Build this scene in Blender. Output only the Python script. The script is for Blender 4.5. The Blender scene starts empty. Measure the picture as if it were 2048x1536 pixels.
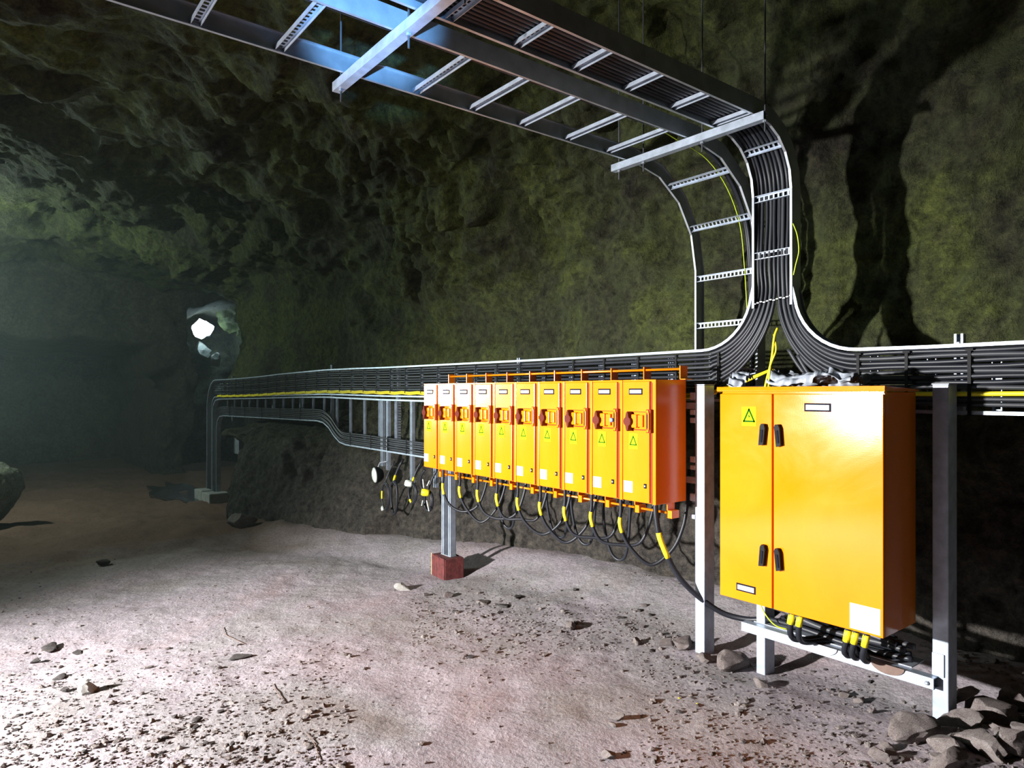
import bpy, bmesh, math, random
import numpy as np
from mathutils import Vector, Matrix

# ------------------------------------------------------------------ camera, lights, exposure
SC = bpy.context.scene
COL = SC.collection
FPX = 1367.0
TH = math.radians(51.8)
FWD = (-math.sin(TH), math.cos(TH))
RGT = (math.cos(TH), math.sin(TH))
CAMZ = 1.75
HOR = 785.0

cam_d = bpy.data.cameras.new('camera')
cam_d.sensor_width = 36.0
cam_d.lens = FPX / 2048 * 36.0
cam_d.shift_y = 17.0 / 2048
cam_d.clip_start = 0.05
cam = bpy.data.objects.new('camera', cam_d)
COL.objects.link(cam)
cam.location = (0, 0, CAMZ)
cam.rotation_euler = (math.pi / 2, 0, TH)
SC.camera = cam

w = bpy.data.worlds.new('world')
SC.world = w
w.use_nodes = True
w.node_tree.nodes['Background'].inputs[0].default_value = (0.10, 0.13, 0.16, 1)
w.node_tree.nodes['Background'].inputs[1].default_value = 0.004


def spot(name, loc, aim, power, color, size=130, blend=0.6, radius=0.06):
    d = bpy.data.lights.new(name, 'SPOT')
    d.energy = power
    d.color = color
    d.spot_size = math.radians(size)
    d.spot_blend = blend
    d.shadow_soft_size = radius
    o = bpy.data.objects.new(name, d)
    COL.objects.link(o)
    o.location = loc
    o.rotation_euler = (Vector(aim) - Vector(loc)).to_track_quat('-Z', 'Y').to_euler()
    return o


# work floodlight left of the photographer, and a cool one further down the drift (both out of frame)
spot('work_floodlight', (-4.85, -4.0, 1.85), (-3.55, 3.0, -0.80), 8700, (1.0, 0.98, 0.96), 89, 1.0, 0.11)
spot('drift_floodlight', (-13.3, -1.6, 1.92), (-6.0, 3.3, 2.6), 950, (0.80, 1.0, 0.92), 62, 0.8, 0.25)
gl = bpy.data.lights.new('roof_lamp', 'POINT'); gl.energy = 540; gl.color = (0.80, 1.0, 0.90); gl.shadow_soft_size = 0.15
glo = bpy.data.objects.new('roof_lamp', gl); COL.objects.link(glo); glo.location = (-14.2, -1.2, 3.9)
spot('added_blue_spot', (0.25, -0.35, 1.85), (-2.76, 1.36, 3.42), 4200, (0.20, 0.50, 1.0), 11, 0.9, 0.03)  # added narrow blue spot for the highlight on the overhead ladders, source unknown

SC.view_settings.view_transform = 'Standard'
SC.view_settings.look = 'None'
SC.view_settings.exposure = 0.0
SC.view_settings.gamma = 1.0
SC.view_settings.use_curve_mapping = False
SC.cycles.use_denoising = True
SC.cycles.max_bounces = 4
SC.cycles.diffuse_bounces = 2
SC.cycles.glossy_bounces = 2
SC.cycles.adaptive_threshold = 0.04
SC.cycles.volume_bounces = 0

rng = np.random.RandomState(7)
random.seed(7)


# ------------------------------------------------------------------ maths helpers
def pix_dir(u, v):
    a = (u - 1024.0) / FPX
    return np.array([FWD[0] + RGT[0] * a, FWD[1] + RGT[1] * a, -(v - HOR) / FPX])


def at_y(u, v, y):
    d = pix_dir(u, v)
    return np.array([0, 0, CAMZ]) + d * (y / d[1])


def at_z(u, v, z=0.0):
    d = pix_dir(u, v)
    return np.array([0, 0, CAMZ]) + d * ((z - CAMZ) / d[2])


def at_floor(u, v):
    p = at_z(u, v, 0.0)
    for _ in range(6):
        p = at_z(u, v, float(ground(p[0], p[1])))
    return p


def _hash(ix, iy, iz, seed):
    h = (ix.astype(np.int64) * 374761393 + iy.astype(np.int64) * 668265263 + iz.astype(np.int64) * 2147483647 + seed * 1274126177) & 0xFFFFFFFF
    h = ((h ^ (h >> 13)) * 1274126177) & 0xFFFFFFFF
    h = ((h ^ (h >> 16)) * 2246822519) & 0xFFFFFFFF
    h = h ^ (h >> 15)
    return (h & 0xFFFFFF) / float(0xFFFFFF)


def vnoise(p, seed=0):
    p = np.asarray(p, dtype=np.float64)
    i = np.floor(p).astype(np.int64)
    f = p - i
    f = f * f * f * (f * (f * 6 - 15) + 10)
    r = 0
    for dx in (0, 1):
        wx = f[..., 0] if dx else 1 - f[..., 0]
        for dy in (0, 1):
            wy = f[..., 1] if dy else 1 - f[..., 1]
            for dz in (0, 1):
                wz = f[..., 2] if dz else 1 - f[..., 2]
                r = r + wx * wy * wz * _hash(i[..., 0] + dx, i[..., 1] + dy, i[..., 2] + dz, seed)
    return r * 2 - 1


def fbm(p, oct=4, seed=0, gain=0.5):
    p = np.asarray(p, dtype=np.float64)
    s, a = 0, 1.0
    for k in range(oct):
        s = s + a * vnoise(p * (2.03 ** k) + 17.3 * k, seed + k)
        a *= gain
    return s


def sstep(a, b, x):
    t = np.clip((np.asarray(x, dtype=np.float64) - a) / (b - a), 0, 1)
    return t * t * (3 - 2 * t)


def lerp_x(x, tab):
    xs = [t[0] for t in tab]
    ys = [t[1] for t in tab]
    return np.interp(x, xs, ys)


FOOT = [(-30, 3.1), (-11, 3.12), (-8.1, 3.75), (-6.6, 4.35), (-5.2, 4.66), (-4, 4.8), (3, 4.9)]


def ground(x, y):
    x = np.asarray(x, dtype=np.float64)
    y = np.asarray(y, dtype=np.float64)
    g = -0.034 * np.maximum(0, -x - 3.0)
    g = np.maximum(g, -0.42)
    foot = lerp_x(x, FOOT)
    tal = sstep(-0.85, 0.05, y - foot) * np.where(x > -11.2, 1, 0)
    g = g + tal * 0.16 * sstep(-11.5, -9.5, x)
    heap = np.exp(-(((x + 1.0) / 0.55) ** 2 + ((y - 3.75) / 0.8) ** 2))
    g = g + 0.10 * heap
    p = np.stack([x * 0.7, y * 0.7, np.zeros_like(x)], -1)
    g = g + 0.03 * fbm(p, 3, 5)
    g = g + 0.006 * fbm(np.stack([x * 6, y * 6, np.zeros_like(x)], -1), 2, 9)
    return g


# ------------------------------------------------------------------ object helpers
def tag(o, label=None, cat=None, group=None, kind=None):
    if label: o['label'] = label
    if cat: o['category'] = cat
    if group: o['group'] = group
    if kind: o['kind'] = kind
    return o


def link(name, mesh, parent=None, loc=(0, 0, 0), rot=None):
    o = bpy.data.objects.new(name, mesh)
    COL.objects.link(o)
    o.location = loc
    if rot is not None:
        o.rotation_euler = rot
    if parent is not None:
        o.parent = parent
    return o


def empty(name, loc, rot=(0, 0, 0)):
    o = bpy.data.objects.new(name, None)
    COL.objects.link(o)
    o.location = loc
    o.rotation_euler = rot
    o.empty_display_size = 0.1
    return o


class MB:
    """collects geometry, builds one mesh"""
    def __init__(s):
        s.v = []; s.f = []

    def add(s, verts, faces):
        n = len(s.v)
        s.v.extend([tuple(map(float, q)) for q in verts])
        s.f.extend([tuple(i + n for i in f) for f in faces])
        return s

    def box(s, x0, x1, y0, y1, z0, z1):
        v = [(x0, y0, z0), (x1, y0, z0), (x1, y1, z0), (x0, y1, z0), (x0, y0, z1), (x1, y0, z1), (x1, y1, z1), (x0, y1, z1)]
        f = [(0, 3, 2, 1), (4, 5, 6, 7), (0, 1, 5, 4), (1, 2, 6, 5), (2, 3, 7, 6), (3, 0, 4, 7)]
        return s.add(v, f)

    def cbox(s, x0, x1, y0, y1, z0, z1, c=0.004):
        """box with chamfered edges"""
        bm = bmesh.new()
        bmesh.ops.create_cube(bm, size=1.0)
        for q in bm.verts:
            q.co = Vector(((x0 + x1) / 2 + q.co.x * (x1 - x0), (y0 + y1) / 2 + q.co.y * (y1 - y0), (z0 + z1) / 2 + q.co.z * (z1 - z0)))
        bmesh.ops.bevel(bm, geom=bm.edges[:], offset=c, segments=2, profile=0.5, affect='EDGES')
        bm.verts.index_update()
        s.add([q.co for q in bm.verts], [[q.index for q in f.verts] for f in bm.faces])
        bm.free()
        return s

    def bar(s, p, q, r, n=8, r2=None, cap=True):
        return s.tube([p, q], r, n, cap, r2)

    def tube(s, pts, r, n=8, cap=True, r2=None):
        P = np.asarray(pts, dtype=np.float64)
        m = len(P)
        T = np.gradient(P, axis=0) if m > 2 else np.array([P[1] - P[0]] * 2)
        T /= np.maximum(np.linalg.norm(T, axis=1, keepdims=True), 1e-9)
        up = np.array([0, 0, 1.0]) if abs(T[0][2]) < 0.9 else np.array([1.0, 0, 0])
        N = np.cross(T[0], up); N /= np.linalg.norm(N)
        verts = []
        ang = np.linspace(0, 2 * math.pi, n, endpoint=False)
        for k in range(m):
            N = N - T[k] * np.dot(N, T[k]); N /= np.linalg.norm(N)
            B = np.cross(T[k], N)
            rk = r if r2 is None else r + (r2 - r) * k / (m - 1)
            for a in ang:
                verts.append(P[k] + rk * (math.cos(a) * N + math.sin(a) * B))
        faces = []
        for k in range(m - 1):
            for j in range(n):
                j2 = (j + 1) % n
                faces.append((k * n + j, k * n + j2, (k + 1) * n + j2, (k + 1) * n + j))
        if cap:
            faces.append(tuple(range(n - 1, -1, -1)))
            faces.append(tuple((m - 1) * n + j for j in range(n)))
        return s.add(verts, faces)

    def sweep(s, pts, prof, N):
        """closed profile (a along N x T, b along N) swept along a path that keeps the fixed normal N"""
        P = np.asarray(pts, dtype=np.float64)
        N = np.asarray(N, dtype=np.float64)
        m = len(P)
        seg = P[1:] - P[:-1]
        seg /= np.linalg.norm(seg, axis=1, keepdims=True)
        verts = []
        for k in range(m):
            if k == 0: t = seg[0]; sc = 1
            elif k == m - 1: t = seg[-1]; sc = 1
            else:
                t = seg[k - 1] + seg[k]; t /= np.linalg.norm(t)
                sc = 1.0 / max(0.5, float(np.dot(t, seg[k])))
            S = np.cross(N, t); S /= np.linalg.norm(S)
            for a, b in prof:
                verts.append(P[k] + S * a * sc + N * b)
        n = len(prof)
        faces = []
        for k in range(m - 1):
            for j in range(n):
                j2 = (j + 1) % n
                faces.append((k * n + j, k * n + j2, (k + 1) * n + j2, (k + 1) * n + j))
        faces.append(tuple(range(n - 1, -1, -1)))
        faces.append(tuple((m - 1) * n + j for j in range(n)))
        return s.add(verts, faces)

    def lathe(s, prof, axis_o, axis_d, n=20):
        """prof: (radius, distance along the axis)"""
        o = np.asarray(axis_o, float); d = np.asarray(axis_d, float); d /= np.linalg.norm(d)
        up = np.array([0, 0, 1.0]) if abs(d[2]) < 0.9 else np.array([1.0, 0, 0])
        a = np.cross(d, up); a /= np.linalg.norm(a); b = np.cross(d, a)
        verts = []; faces = []
        m = len(prof)
        for r, h in prof:
            for j in range(n):
                t = 2 * math.pi * j / n
                verts.append(o + d * h + (a * math.cos(t) + b * math.sin(t)) * max(r, 1e-4))
        for k in range(m - 1):
            for j in range(n):
                j2 = (j + 1) % n
                faces.append((k * n + j, k * n + j2, (k + 1) * n + j2, (k + 1) * n + j))
        faces.append(tuple(range(n - 1, -1, -1)))
        faces.append(tuple((m - 1) * n + j for j in range(n)))
        return s.add(verts, faces)

    def prism(s, poly, x0, x1, axis='y'):
        """polygon (a, b) extruded along an axis"""
        n = len(poly)
        def mk(a, b, t):
            return (a, t, b) if axis == 'y' else ((t, a, b) if axis == 'x' else (a, b, t))
        v = [mk(a, b, x0) for a, b in poly] + [mk(a, b, x1) for a, b in poly]
        f = [tuple(range(n)), tuple(range(2 * n - 1, n - 1, -1))]
        for j in range(n):
            j2 = (j + 1) % n
            f.append((j, j + n, j2 + n, j2))
        return s.add(v, f)

    def mesh(s, name, mat, smooth=False):
        me = bpy.data.meshes.new(name)
        me.from_pydata(s.v, [], s.f)
        bm = bmesh.new(); bm.from_mesh(me)
        bmesh.ops.recalc_face_normals(bm, faces=bm.faces[:])
        bm.to_mesh(me); bm.free()
        if smooth:
            me.polygons.foreach_set('use_smooth', [True] * len(me.polygons))
        me.materials.append(mat)
        me.update()
        return me

    def build(s, name, mat, parent=None, smooth=False, loc=(0, 0, 0), rot=None):
        return link(name, s.mesh(name, mat, smooth), parent, loc, rot)


def auto_smooth(me, deg=40):
    me.polygons.foreach_set('use_smooth', [True] * len(me.polygons))
    try:
        me.set_sharp_from_angle(angle=math.radians(deg))
    except Exception:
        pass


def grid_mesh(name, P, mat, smooth=True):
    n, m = P.shape[:2]
    me = bpy.data.meshes.new(name)
    idx = np.arange(n * m).reshape(n, m)
    q = np.stack([idx[:-1, :-1], idx[1:, :-1], idx[1:, 1:], idx[:-1, 1:]], -1).reshape(-1, 4)
    me.vertices.add(n * m)
    me.vertices.foreach_set('co', P.reshape(-1).astype(np.float32))
    me.loops.add(q.size)
    me.loops.foreach_set('vertex_index', q.reshape(-1).astype(np.int32))
    me.polygons.add(len(q))
    me.polygons.foreach_set('loop_start', np.arange(0, q.size, 4, dtype=np.int32))
    me.polygons.foreach_set('use_smooth', np.full(len(q), smooth))
    me.materials.append(mat)
    me.update(calc_edges=True)
    me.validate()
    return me


# ------------------------------------------------------------------ materials
def new_mat(name):
    m = bpy.data.materials.new(name)
    m.use_nodes = True
    nt = m.node_tree
    b = nt.nodes['Principled BSDF']
    return m, nt, b


def noise_node(nt, scale, detail=4, rough=0.55, coord='Object', dist=0.0):
    tc = nt.nodes.new('ShaderNodeTexCoord')
    n = nt.nodes.new('ShaderNodeTexNoise')
    n.inputs['Scale'].default_value = scale
    n.inputs['Detail'].default_value = detail
    n.inputs['Roughness'].default_value = rough
    n.inputs['Distortion'].default_value = dist
    nt.links.new(tc.outputs[coord], n.inputs['Vector'])
    return n


def ramp_node(nt, stops):
    r = nt.nodes.new('ShaderNodeValToRGB')
    e = r.color_ramp.elements
    while len(e) < len(stops): e.new(0.5)
    for k, (p, c) in enumerate(stops):
        e[k].position = p
        e[k].color = (c[0], c[1], c[2], 1)
    return r


def bump_node(nt, b, height, strength, distance, prev=None):
    bp = nt.nodes.new('ShaderNodeBump')
    bp.inputs['Strength'].default_value = strength
    bp.inputs['Distance'].default_value = distance
    nt.links.new(height, bp.inputs['Height'])
    if prev is not None:
        nt.links.new(prev.outputs[0], bp.inputs['Normal'])
    nt.links.new(bp.outputs[0], b.inputs['Normal'])
    return bp


def simple(name, col, rough=0.5, metal=0.0, var=0.12, scale=9.0, bump=0.0, spec=0.5):
    m, nt, b = new_mat(name)
    n = noise_node(nt, scale, 5, 0.6)
    lo = [c * (1 - var) for c in col]; hi = [min(1, c * (1 + var)) for c in col]
    r = ramp_node(nt, [(0.3, lo), (0.7, hi)])
    nt.links.new(n.outputs['Fac'], r.inputs[0])
    nt.links.new(r.outputs[0], b.inputs['Base Color'])
    b.inputs['Roughness'].default_value = rough
    b.inputs['Metallic'].default_value = metal
    b.inputs['Specular IOR Level'].default_value = spec
    if bump:
        bump_node(nt, b, n.outputs['Fac'], bump, 0.01)
    return m


def mix_color(nt, fac, a, b, mode='MIX'):
    mx = nt.nodes.new('ShaderNodeMix')
    mx.data_type = 'RGBA'
    mx.blend_type = mode
    for src, i in ((fac, 0), (a, 6), (b, 7)):
        if hasattr(src, 'links'):
            nt.links.new(src, mx.inputs[i])
        elif i == 0:
            mx.inputs[0].default_value = src
        else:
            mx.inputs[i].default_value = (src[0], src[1], src[2], 1)
    return mx.outputs[2]


def rock_material(name, stops, tint, scale=1.0, rough=0.85, dusty=False):
    m, nt, b = new_mat(name)
    n1 = noise_node(nt, 0.9 * scale, 4, 0.62, dist=0.4)
    r1 = ramp_node(nt, stops)
    nt.links.new(n1.outputs['Fac'], r1.inputs[0])
    n2 = noise_node(nt, 13 * scale, 6, 0.78)
    r2 = ramp_node(nt, [(0.33, (0.22, 0.22, 0.22)), (0.50, (0.90, 0.90, 0.90)), (0.68, (1.75, 1.7, 1.55))])
    nt.links.new(n2.outputs['Fac'], r2.inputs[0])
    c = mix_color(nt, 1.0, r1.outputs[0], r2.outputs[0], 'MULTIPLY')
    n3 = noise_node(nt, 3.2 * scale, 3, 0.6, dist=0.8)
    r3 = ramp_node(nt, [(0.52, (0, 0, 0)), (0.66, (1, 1, 1))])
    nt.links.new(n3.outputs['Fac'], r3.inputs[0])
    fm = nt.nodes.new('ShaderNodeMath'); fm.operation = 'MULTIPLY'; fm.inputs[1].default_value = 0.55
    nt.links.new(r3.outputs[0], fm.inputs[0])
    c = mix_color(nt, fm.outputs[0], c, tint)
    if dusty:      # grey dust and mud clings to the lower part of the rock
        tc = nt.nodes.new('ShaderNodeTexCoord'); sx = nt.nodes.new('ShaderNodeSeparateXYZ')
        nt.links.new(tc.outputs['Object'], sx.inputs[0])
        ad = nt.nodes.new('ShaderNodeMath'); ad.operation = 'MULTIPLY_ADD'; ad.inputs[1].default_value = 1.6
        nt.links.new(n3.outputs['Fac'], ad.inputs[0]); nt.links.new(sx.outputs[2], ad.inputs[2])
        mr = nt.nodes.new('ShaderNodeMapRange'); mr.inputs['From Min'].default_value = 3.0; mr.inputs['From Max'].default_value = 1.5
        nt.links.new(ad.outputs[0], mr.inputs['Value'])
        mud = mix_color(nt, 1.0, (0.070, 0.062, 0.054), r2.outputs[0], 'MULTIPLY')
        c = mix_color(nt, mr.outputs[0], c, mud)
    nt.links.new(c, b.inputs['Base Color'])
    b.inputs['Roughness'].default_value = rough
    b.inputs['Specular IOR Level'].default_value = 0.25
    n4 = noise_node(nt, 40 * scale, 3, 0.7)
    bp = bump_node(nt, b, n2.outputs['Fac'], 1.0, 0.07)
    bump_node(nt, b, n4.outputs['Fac'], 0.7, 0.012, bp)
    return m


M = {}
M['rock'] = rock_material('olive_rock', [(0.30, (0.026, 0.023, 0.016)), (0.45, (0.046, 0.052, 0.021)), (0.58, (0.074, 0.090, 0.022)), (0.74, (0.056, 0.050, 0.032))], (0.052, 0.066, 0.026), 1.0, 0.85, True)
M['rock_dark'] = rock_material('brown_rock', [(0.28, (0.030, 0.027, 0.022)), (0.5, (0.062, 0.058, 0.042)), (0.72, (0.085, 0.084, 0.052))], (0.11, 0.10, 0.065))
M['stone'] = rock_material('loose_stone', [(0.3, (0.27, 0.22, 0.215)), (0.5, (0.38, 0.325, 0.315)), (0.7, (0.47, 0.42, 0.41))], (0.41, 0.33, 0.32), 2.2)
M['stone_dark'] = rock_material('dark_stone', [(0.3, (0.07, 0.065, 0.07)), (0.5, (0.13, 0.12, 0.12)), (0.7, (0.2, 0.18, 0.17))], (0.17, 0.13, 0.12), 4.0)
M['stone_pale'] = rock_material('pale_stone', [(0.3, (0.55, 0.53, 0.5)), (0.5, (0.68, 0.66, 0.63)), (0.7, (0.78, 0.76, 0.74))], (0.6, 0.58, 0.54), 5.0)


def floor_material():
    m, nt, b = new_mat('dirt_floor')
    n1 = noise_node(nt, 0.75, 5, 0.6, dist=0.5)
    r1 = ramp_node(nt, [(0.30, (0.240, 0.205, 0.195)), (0.44, (0.295, 0.275, 0.282)), (0.55, (0.338, 0.298, 0.325)), (0.68, (0.315, 0.256, 0.268)), (0.80, (0.280, 0.262, 0.225))])
    nt.links.new(n1.outputs['Fac'], r1.inputs[0])
    n2 = noise_node(nt, 26, 6, 0.74)
    r2 = ramp_node(nt, [(0.33, (0.58, 0.58, 0.60)), (0.47, (0.97, 0.97, 0.97)), (0.70, (1.2, 1.2, 1.2))])
    nt.links.new(n2.outputs['Fac'], r2.inputs[0])
    c = mix_color(nt, 1.0, r1.outputs[0], r2.outputs[0], 'MULTIPLY')
    # damp reddish mud at the far end of the chamber, with a ragged border
    tcm = nt.nodes.new('ShaderNodeTexCoord'); sx = nt.nodes.new('ShaderNodeSeparateXYZ')
    nt.links.new(tcm.outputs['Object'], sx.inputs[0])
    ad = nt.nodes.new('ShaderNodeMath'); ad.operation = 'MULTIPLY_ADD'; ad.inputs[1].default_value = 3.0
    nt.links.new(n1.outputs['Fac'], ad.inputs[0]); nt.links.new(sx.outputs[0], ad.inputs[2])
    mr = nt.nodes.new('ShaderNodeMapRange'); mr.inputs['From Min'].default_value = -5.8; mr.inputs['From Max'].default_value = -8.6
    nt.links.new(ad.outputs[0], mr.inputs['Value'])
    mud = mix_color(nt, 1.0, (0.150, 0.088, 0.062), r2.outputs[0], 'MULTIPLY')
    c = mix_color(nt, mr.outputs[0], c, mud)
    nt.links.new(c, b.inputs['Base Color'])
    b.inputs['Roughness'].default_value = 0.92
    b.inputs['Specular IOR Level'].default_value = 0.2
    n3 = noise_node(nt, 70, 3, 0.7)
    v = nt.nodes.new('ShaderNodeTexVoronoi'); v.inputs['Scale'].default_value = 38
    tc = nt.nodes.new('ShaderNodeTexCoord'); nt.links.new(tc.outputs['Object'], v.inputs['Vector'])
    bp = bump_node(nt, b, n2.outputs['Fac'], 0.5, 0.018)
    bp2 = bump_node(nt, b, v.outputs['Distance'], 0.18, 0.010, bp)
    bump_node(nt, b, n3.outputs['Fac'], 0.35, 0.008, bp2)
    return m


M['floor'] = floor_material()


def orange_material(name, r0, r1, spec):
    m, nt, b = new_mat(name)
    n = noise_node(nt, 2.2, 5, 0.65, dist=0.6)
    r = ramp_node(nt, [(0.3, (0.86, 0.212, 0.002)), (0.7, (0.92, 0.245, 0.003))])
    nt.links.new(n.outputs['Fac'], r.inputs[0])
    nt.links.new(r.outputs[0], b.inputs['Base Color'])
    r2 = ramp_node(nt, [(0.3, (r0, r0, r0)), (0.75, (r1, r1, r1))])
    nt.links.new(n.outputs['Fac'], r2.inputs[0])
    nt.links.new(r2.outputs[0], b.inputs['Roughness'])
    b.inputs['Specular IOR Level'].default_value = spec
    n2 = noise_node(nt, 160, 2, 0.5)
    bump_node(nt, b, n2.outputs['Fac'], 0.06, 0.002)
    return m


M['orange'] = orange_material('orange_paint', 0.17, 0.26, 0.8)
M['orange_cab'] = orange_material('orange_cabinet_paint', 0.09, 0.17, 0.5)
M['orange_groove'] = simple('orange_red_paint', (0.24, 0.026, 0.003), 0.6, 0, 0.1, 4, 0, 0.2)
M['handle_red'] = simple('dark_red_plastic', (0.11, 0.012, 0.004), 0.6, 0, 0.15, 6, 0, 0.2)
M['galv'] = simple('galvanised_steel', (0.40, 0.46, 0.55), 0.42, 0.45, 0.22, 14)
M['galv_dull'] = simple('dull_galvanised_steel', (0.32, 0.36, 0.41), 0.5, 0.5, 0.2, 10)
M['rail'] = simple('cable_ladder_steel', (0.42, 0.46, 0.50), 0.40, 0.6, 0.2, 8)
M['cable'] = simple('black_cable_sheath', (0.015, 0.017, 0.023), 0.42, 0, 0.2, 5, 0, 0.35)
M['cable_grey'] = simple('worn_cable_sheath', (0.036, 0.039, 0.046), 0.45, 0, 0.2, 5, 0, 0.35)
M['black'] = simple('black_plastic', (0.008, 0.008, 0.010), 0.6, 0, 0.2, 8, 0, 0.15)
M['yellow'] = simple('yellow_sheath', (0.86, 0.72, 0.02), 0.5, 0, 0.08, 8)
M['earth'] = simple('yellow_green_earth_wire', (0.55, 0.72, 0.03), 0.5, 0, 0.2, 20)
M['sticker'] = simple('yellow_sticker', (0.56, 0.62, 0.006), 0.7, 0, 0.04, 5, 0, 0.1)
M['green_print'] = simple('green_print', (0.006, 0.085, 0.004), 0.8, 0, 0.1, 5, 0, 0.1)
M['white'] = simple('white_label', (0.82, 0.84, 0.88), 0.45, 0, 0.04, 5)
M['blue_white'] = simple('pale_blue_label', (0.52, 0.70, 0.84), 0.4, 0, 0.08, 30)
M['blue_print'] = simple('blue_grey_print', (0.18, 0.36, 0.55), 0.5, 0, 0.1, 5)
M['frame_black'] = simple('label_frame_black', (0.008, 0.008, 0.016), 0.7, 0, 0.1, 5, 0, 0.1)
M['red_wood'] = simple('red_stained_timber', (0.095, 0.017, 0.016), 0.85, 0, 0.45, 22, 0.5)
M['pale_wood'] = simple('bare_timber_edge', (0.52, 0.40, 0.20), 0.8, 0, 0.2, 22)
M['concrete'] = simple('grey_concrete', (0.34, 0.34, 0.33), 0.85, 0, 0.25, 6, 0.3)
M['lens'] = simple('frosted_lamp_lens', (0.70, 0.76, 0.70), 0.3, 0, 0.25, 22)
M['plastic'] = simple('crumpled_plastic_sheet', (0.36, 0.40, 0.46), 0.32, 0, 0.3, 30)
M['dark_steel'] = simple('dark_threaded_steel', (0.10, 0.11, 0.12), 0.5, 0.6, 0.2, 20)
M['wire'] = simple('brown_wire', (0.14, 0.09, 0.07), 0.7, 0, 0.2, 20)


def water_material():
    m, nt, b = new_mat('puddle_water')
    b.inputs['Base Color'].default_value = (0.03, 0.03, 0.03, 1)
    b.inputs['Roughness'].default_value = 0.06
    n = noise_node(nt, 9, 4, 0.6)
    bump_node(nt, b, n.outputs['Fac'], 1.0, 0.06)
    return m


M['water'] = water_material()


def emit_material(name, col, strength):
    m, nt, b = new_mat(name)
    n = noise_node(nt, 6, 2)
    r = ramp_node(nt, [(0.3, [c * 0.9 for c in col]), (0.7, col)])
    nt.links.new(n.outputs['Fac'], r.inputs[0])
    nt.links.new(r.outputs[0], b.inputs['Emission Color'])
    b.inputs['Emission Strength'].default_value = strength
    b.inputs['Base Color'].default_value = (0.8, 0.8, 0.8, 1)
    return m


M['lit'] = emit_material('glowing_white_patch', (0.93, 1.0, 1.0), 6.0)  # glow standing in for the far bright opening


# ------------------------------------------------------------------ the cave: floor, walls, roof
def build_floor():
    x = np.concatenate([np.arange(-28, -8, 0.09), np.arange(-8, -0.2, 0.028), np.arange(-0.2, 5, 0.2)])
    y = np.concatenate([np.arange(-7.0, -0.4, 0.25), np.arange(-0.4, 5.2, 0.028), np.arange(5.2, 8.2, 0.12)])
    X, Y = np.meshgrid(x, y, indexing='ij')
    Z = ground(X, Y)
    near = sstep(-9, -7, X)
    p = np.stack([X, Y, np.zeros_like(X)], -1)
    lump = vnoise(p * 22, 31)
    rough_zone = sstep(-0.1, 0.45, fbm(p * 0.9, 3, 44) + 0.4 * sstep(1.6, 0.6, Y) + 0.5 * sstep(2.6, 3.2, Y) * sstep(-3.2, -2.0, X))
    Z = Z + near * (0.008 * rough_zone * np.maximum(0, lump - 0.25) + 0.0022 * vnoise(p * 48, 33) * (0.35 + rough_zone))
    far = 1 - sstep(-9.5, -8, X)
    Z = Z + far * 0.05 * fbm(p * 1.5, 4, 12)
    o = link('floor', grid_mesh('floor', np.stack([X, Y, Z], -1), M['floor']))
    tag(o, 'pinkish grey dirt floor of the underground chamber', kind='structure')
    return o


LEDGE = [(-30, 3.45), (-14, 3.45), (-11, 3.48), (-9.9, 3.62), (-9.4, 4.12), (-8, 4.32), (-6.4, 4.5), (-5, 4.72), (3, 4.85)]
UPPER = [(-30, 4.12), (-14, 4.14), (-11, 4.34), (-9.4, 4.48), (-7, 4.62), (-5, 4.80), (3, 4.85)]


def profile(x):
    foot = float(lerp_x(x, FOOT)); led = float(lerp_x(x, LEDGE)); up = float(lerp_x(x, UPPER))
    # past the corner the wall falls back into a side drift; the corner leans back as it rises
    foot += 3.6 * float(1 - sstep(-11.7, -11.3, x)); led += 3.2 * float(1 - sstep(-12.8, -12.4, x)); up += 2.4 * float(1 - sstep(-15.0, -14.5, x))
    rise = 0.25 * float(sstep(-7, -3, x))
    P = [(foot + 0.03, -0.9), (foot, 0.05), (led, 0.95), (up - 0.05, 1.40), (up + 0.02, 2.5), (up - 0.02, 3.2 + rise), (up - 0.42, 3.85 + rise),
         (up - 1.25, 4.35 + rise), (2.1, 4.66 + rise), (0.2, 4.85 + rise), (-2.6, 4.8), (-4.8, 4.3), (-6.0, 3.0), (-6.4, 1.0), (-6.4, -0.9)]
    return np.array(P)


def resample(P, n):
    # Catmull-Rom then even arc length
    Q = np.vstack([2 * P[0] - P[1], P, 2 * P[-1] - P[-2]])
    out = []
    for i in range(1, len(Q) - 2):
        t = np.linspace(0, 1, 14, endpoint=False)[:, None]
        a, b, c, d = Q[i - 1], Q[i], Q[i + 1], Q[i + 2]
        out.append(0.5 * ((2 * b) + (c - a) * t + (2 * a - 5 * b + 4 * c - d) * t ** 2 + (3 * b - a - 3 * c + d) * t ** 3))
    out = np.vstack(out + [P[-1][None]])
    L = np.concatenate([[0], np.cumsum(np.linalg.norm(np.diff(out, axis=0), axis=1))])
    return out, L


def shell_points(xs, fr):
    """fr: fractions of the control polygon 0..14"""
    rows = []
    for x in xs:
        out, L = resample(profile(x), 0)
        idx = np.asarray(fr) * 196
        k = np.arange(len(out))
        y = np.interp(idx, k, out[:, 0]); z = np.interp(idx, k, out[:, 1])
        rows.append(np.stack([np.full_like(y, x), y, z], -1))
    return np.array(rows)


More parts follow.
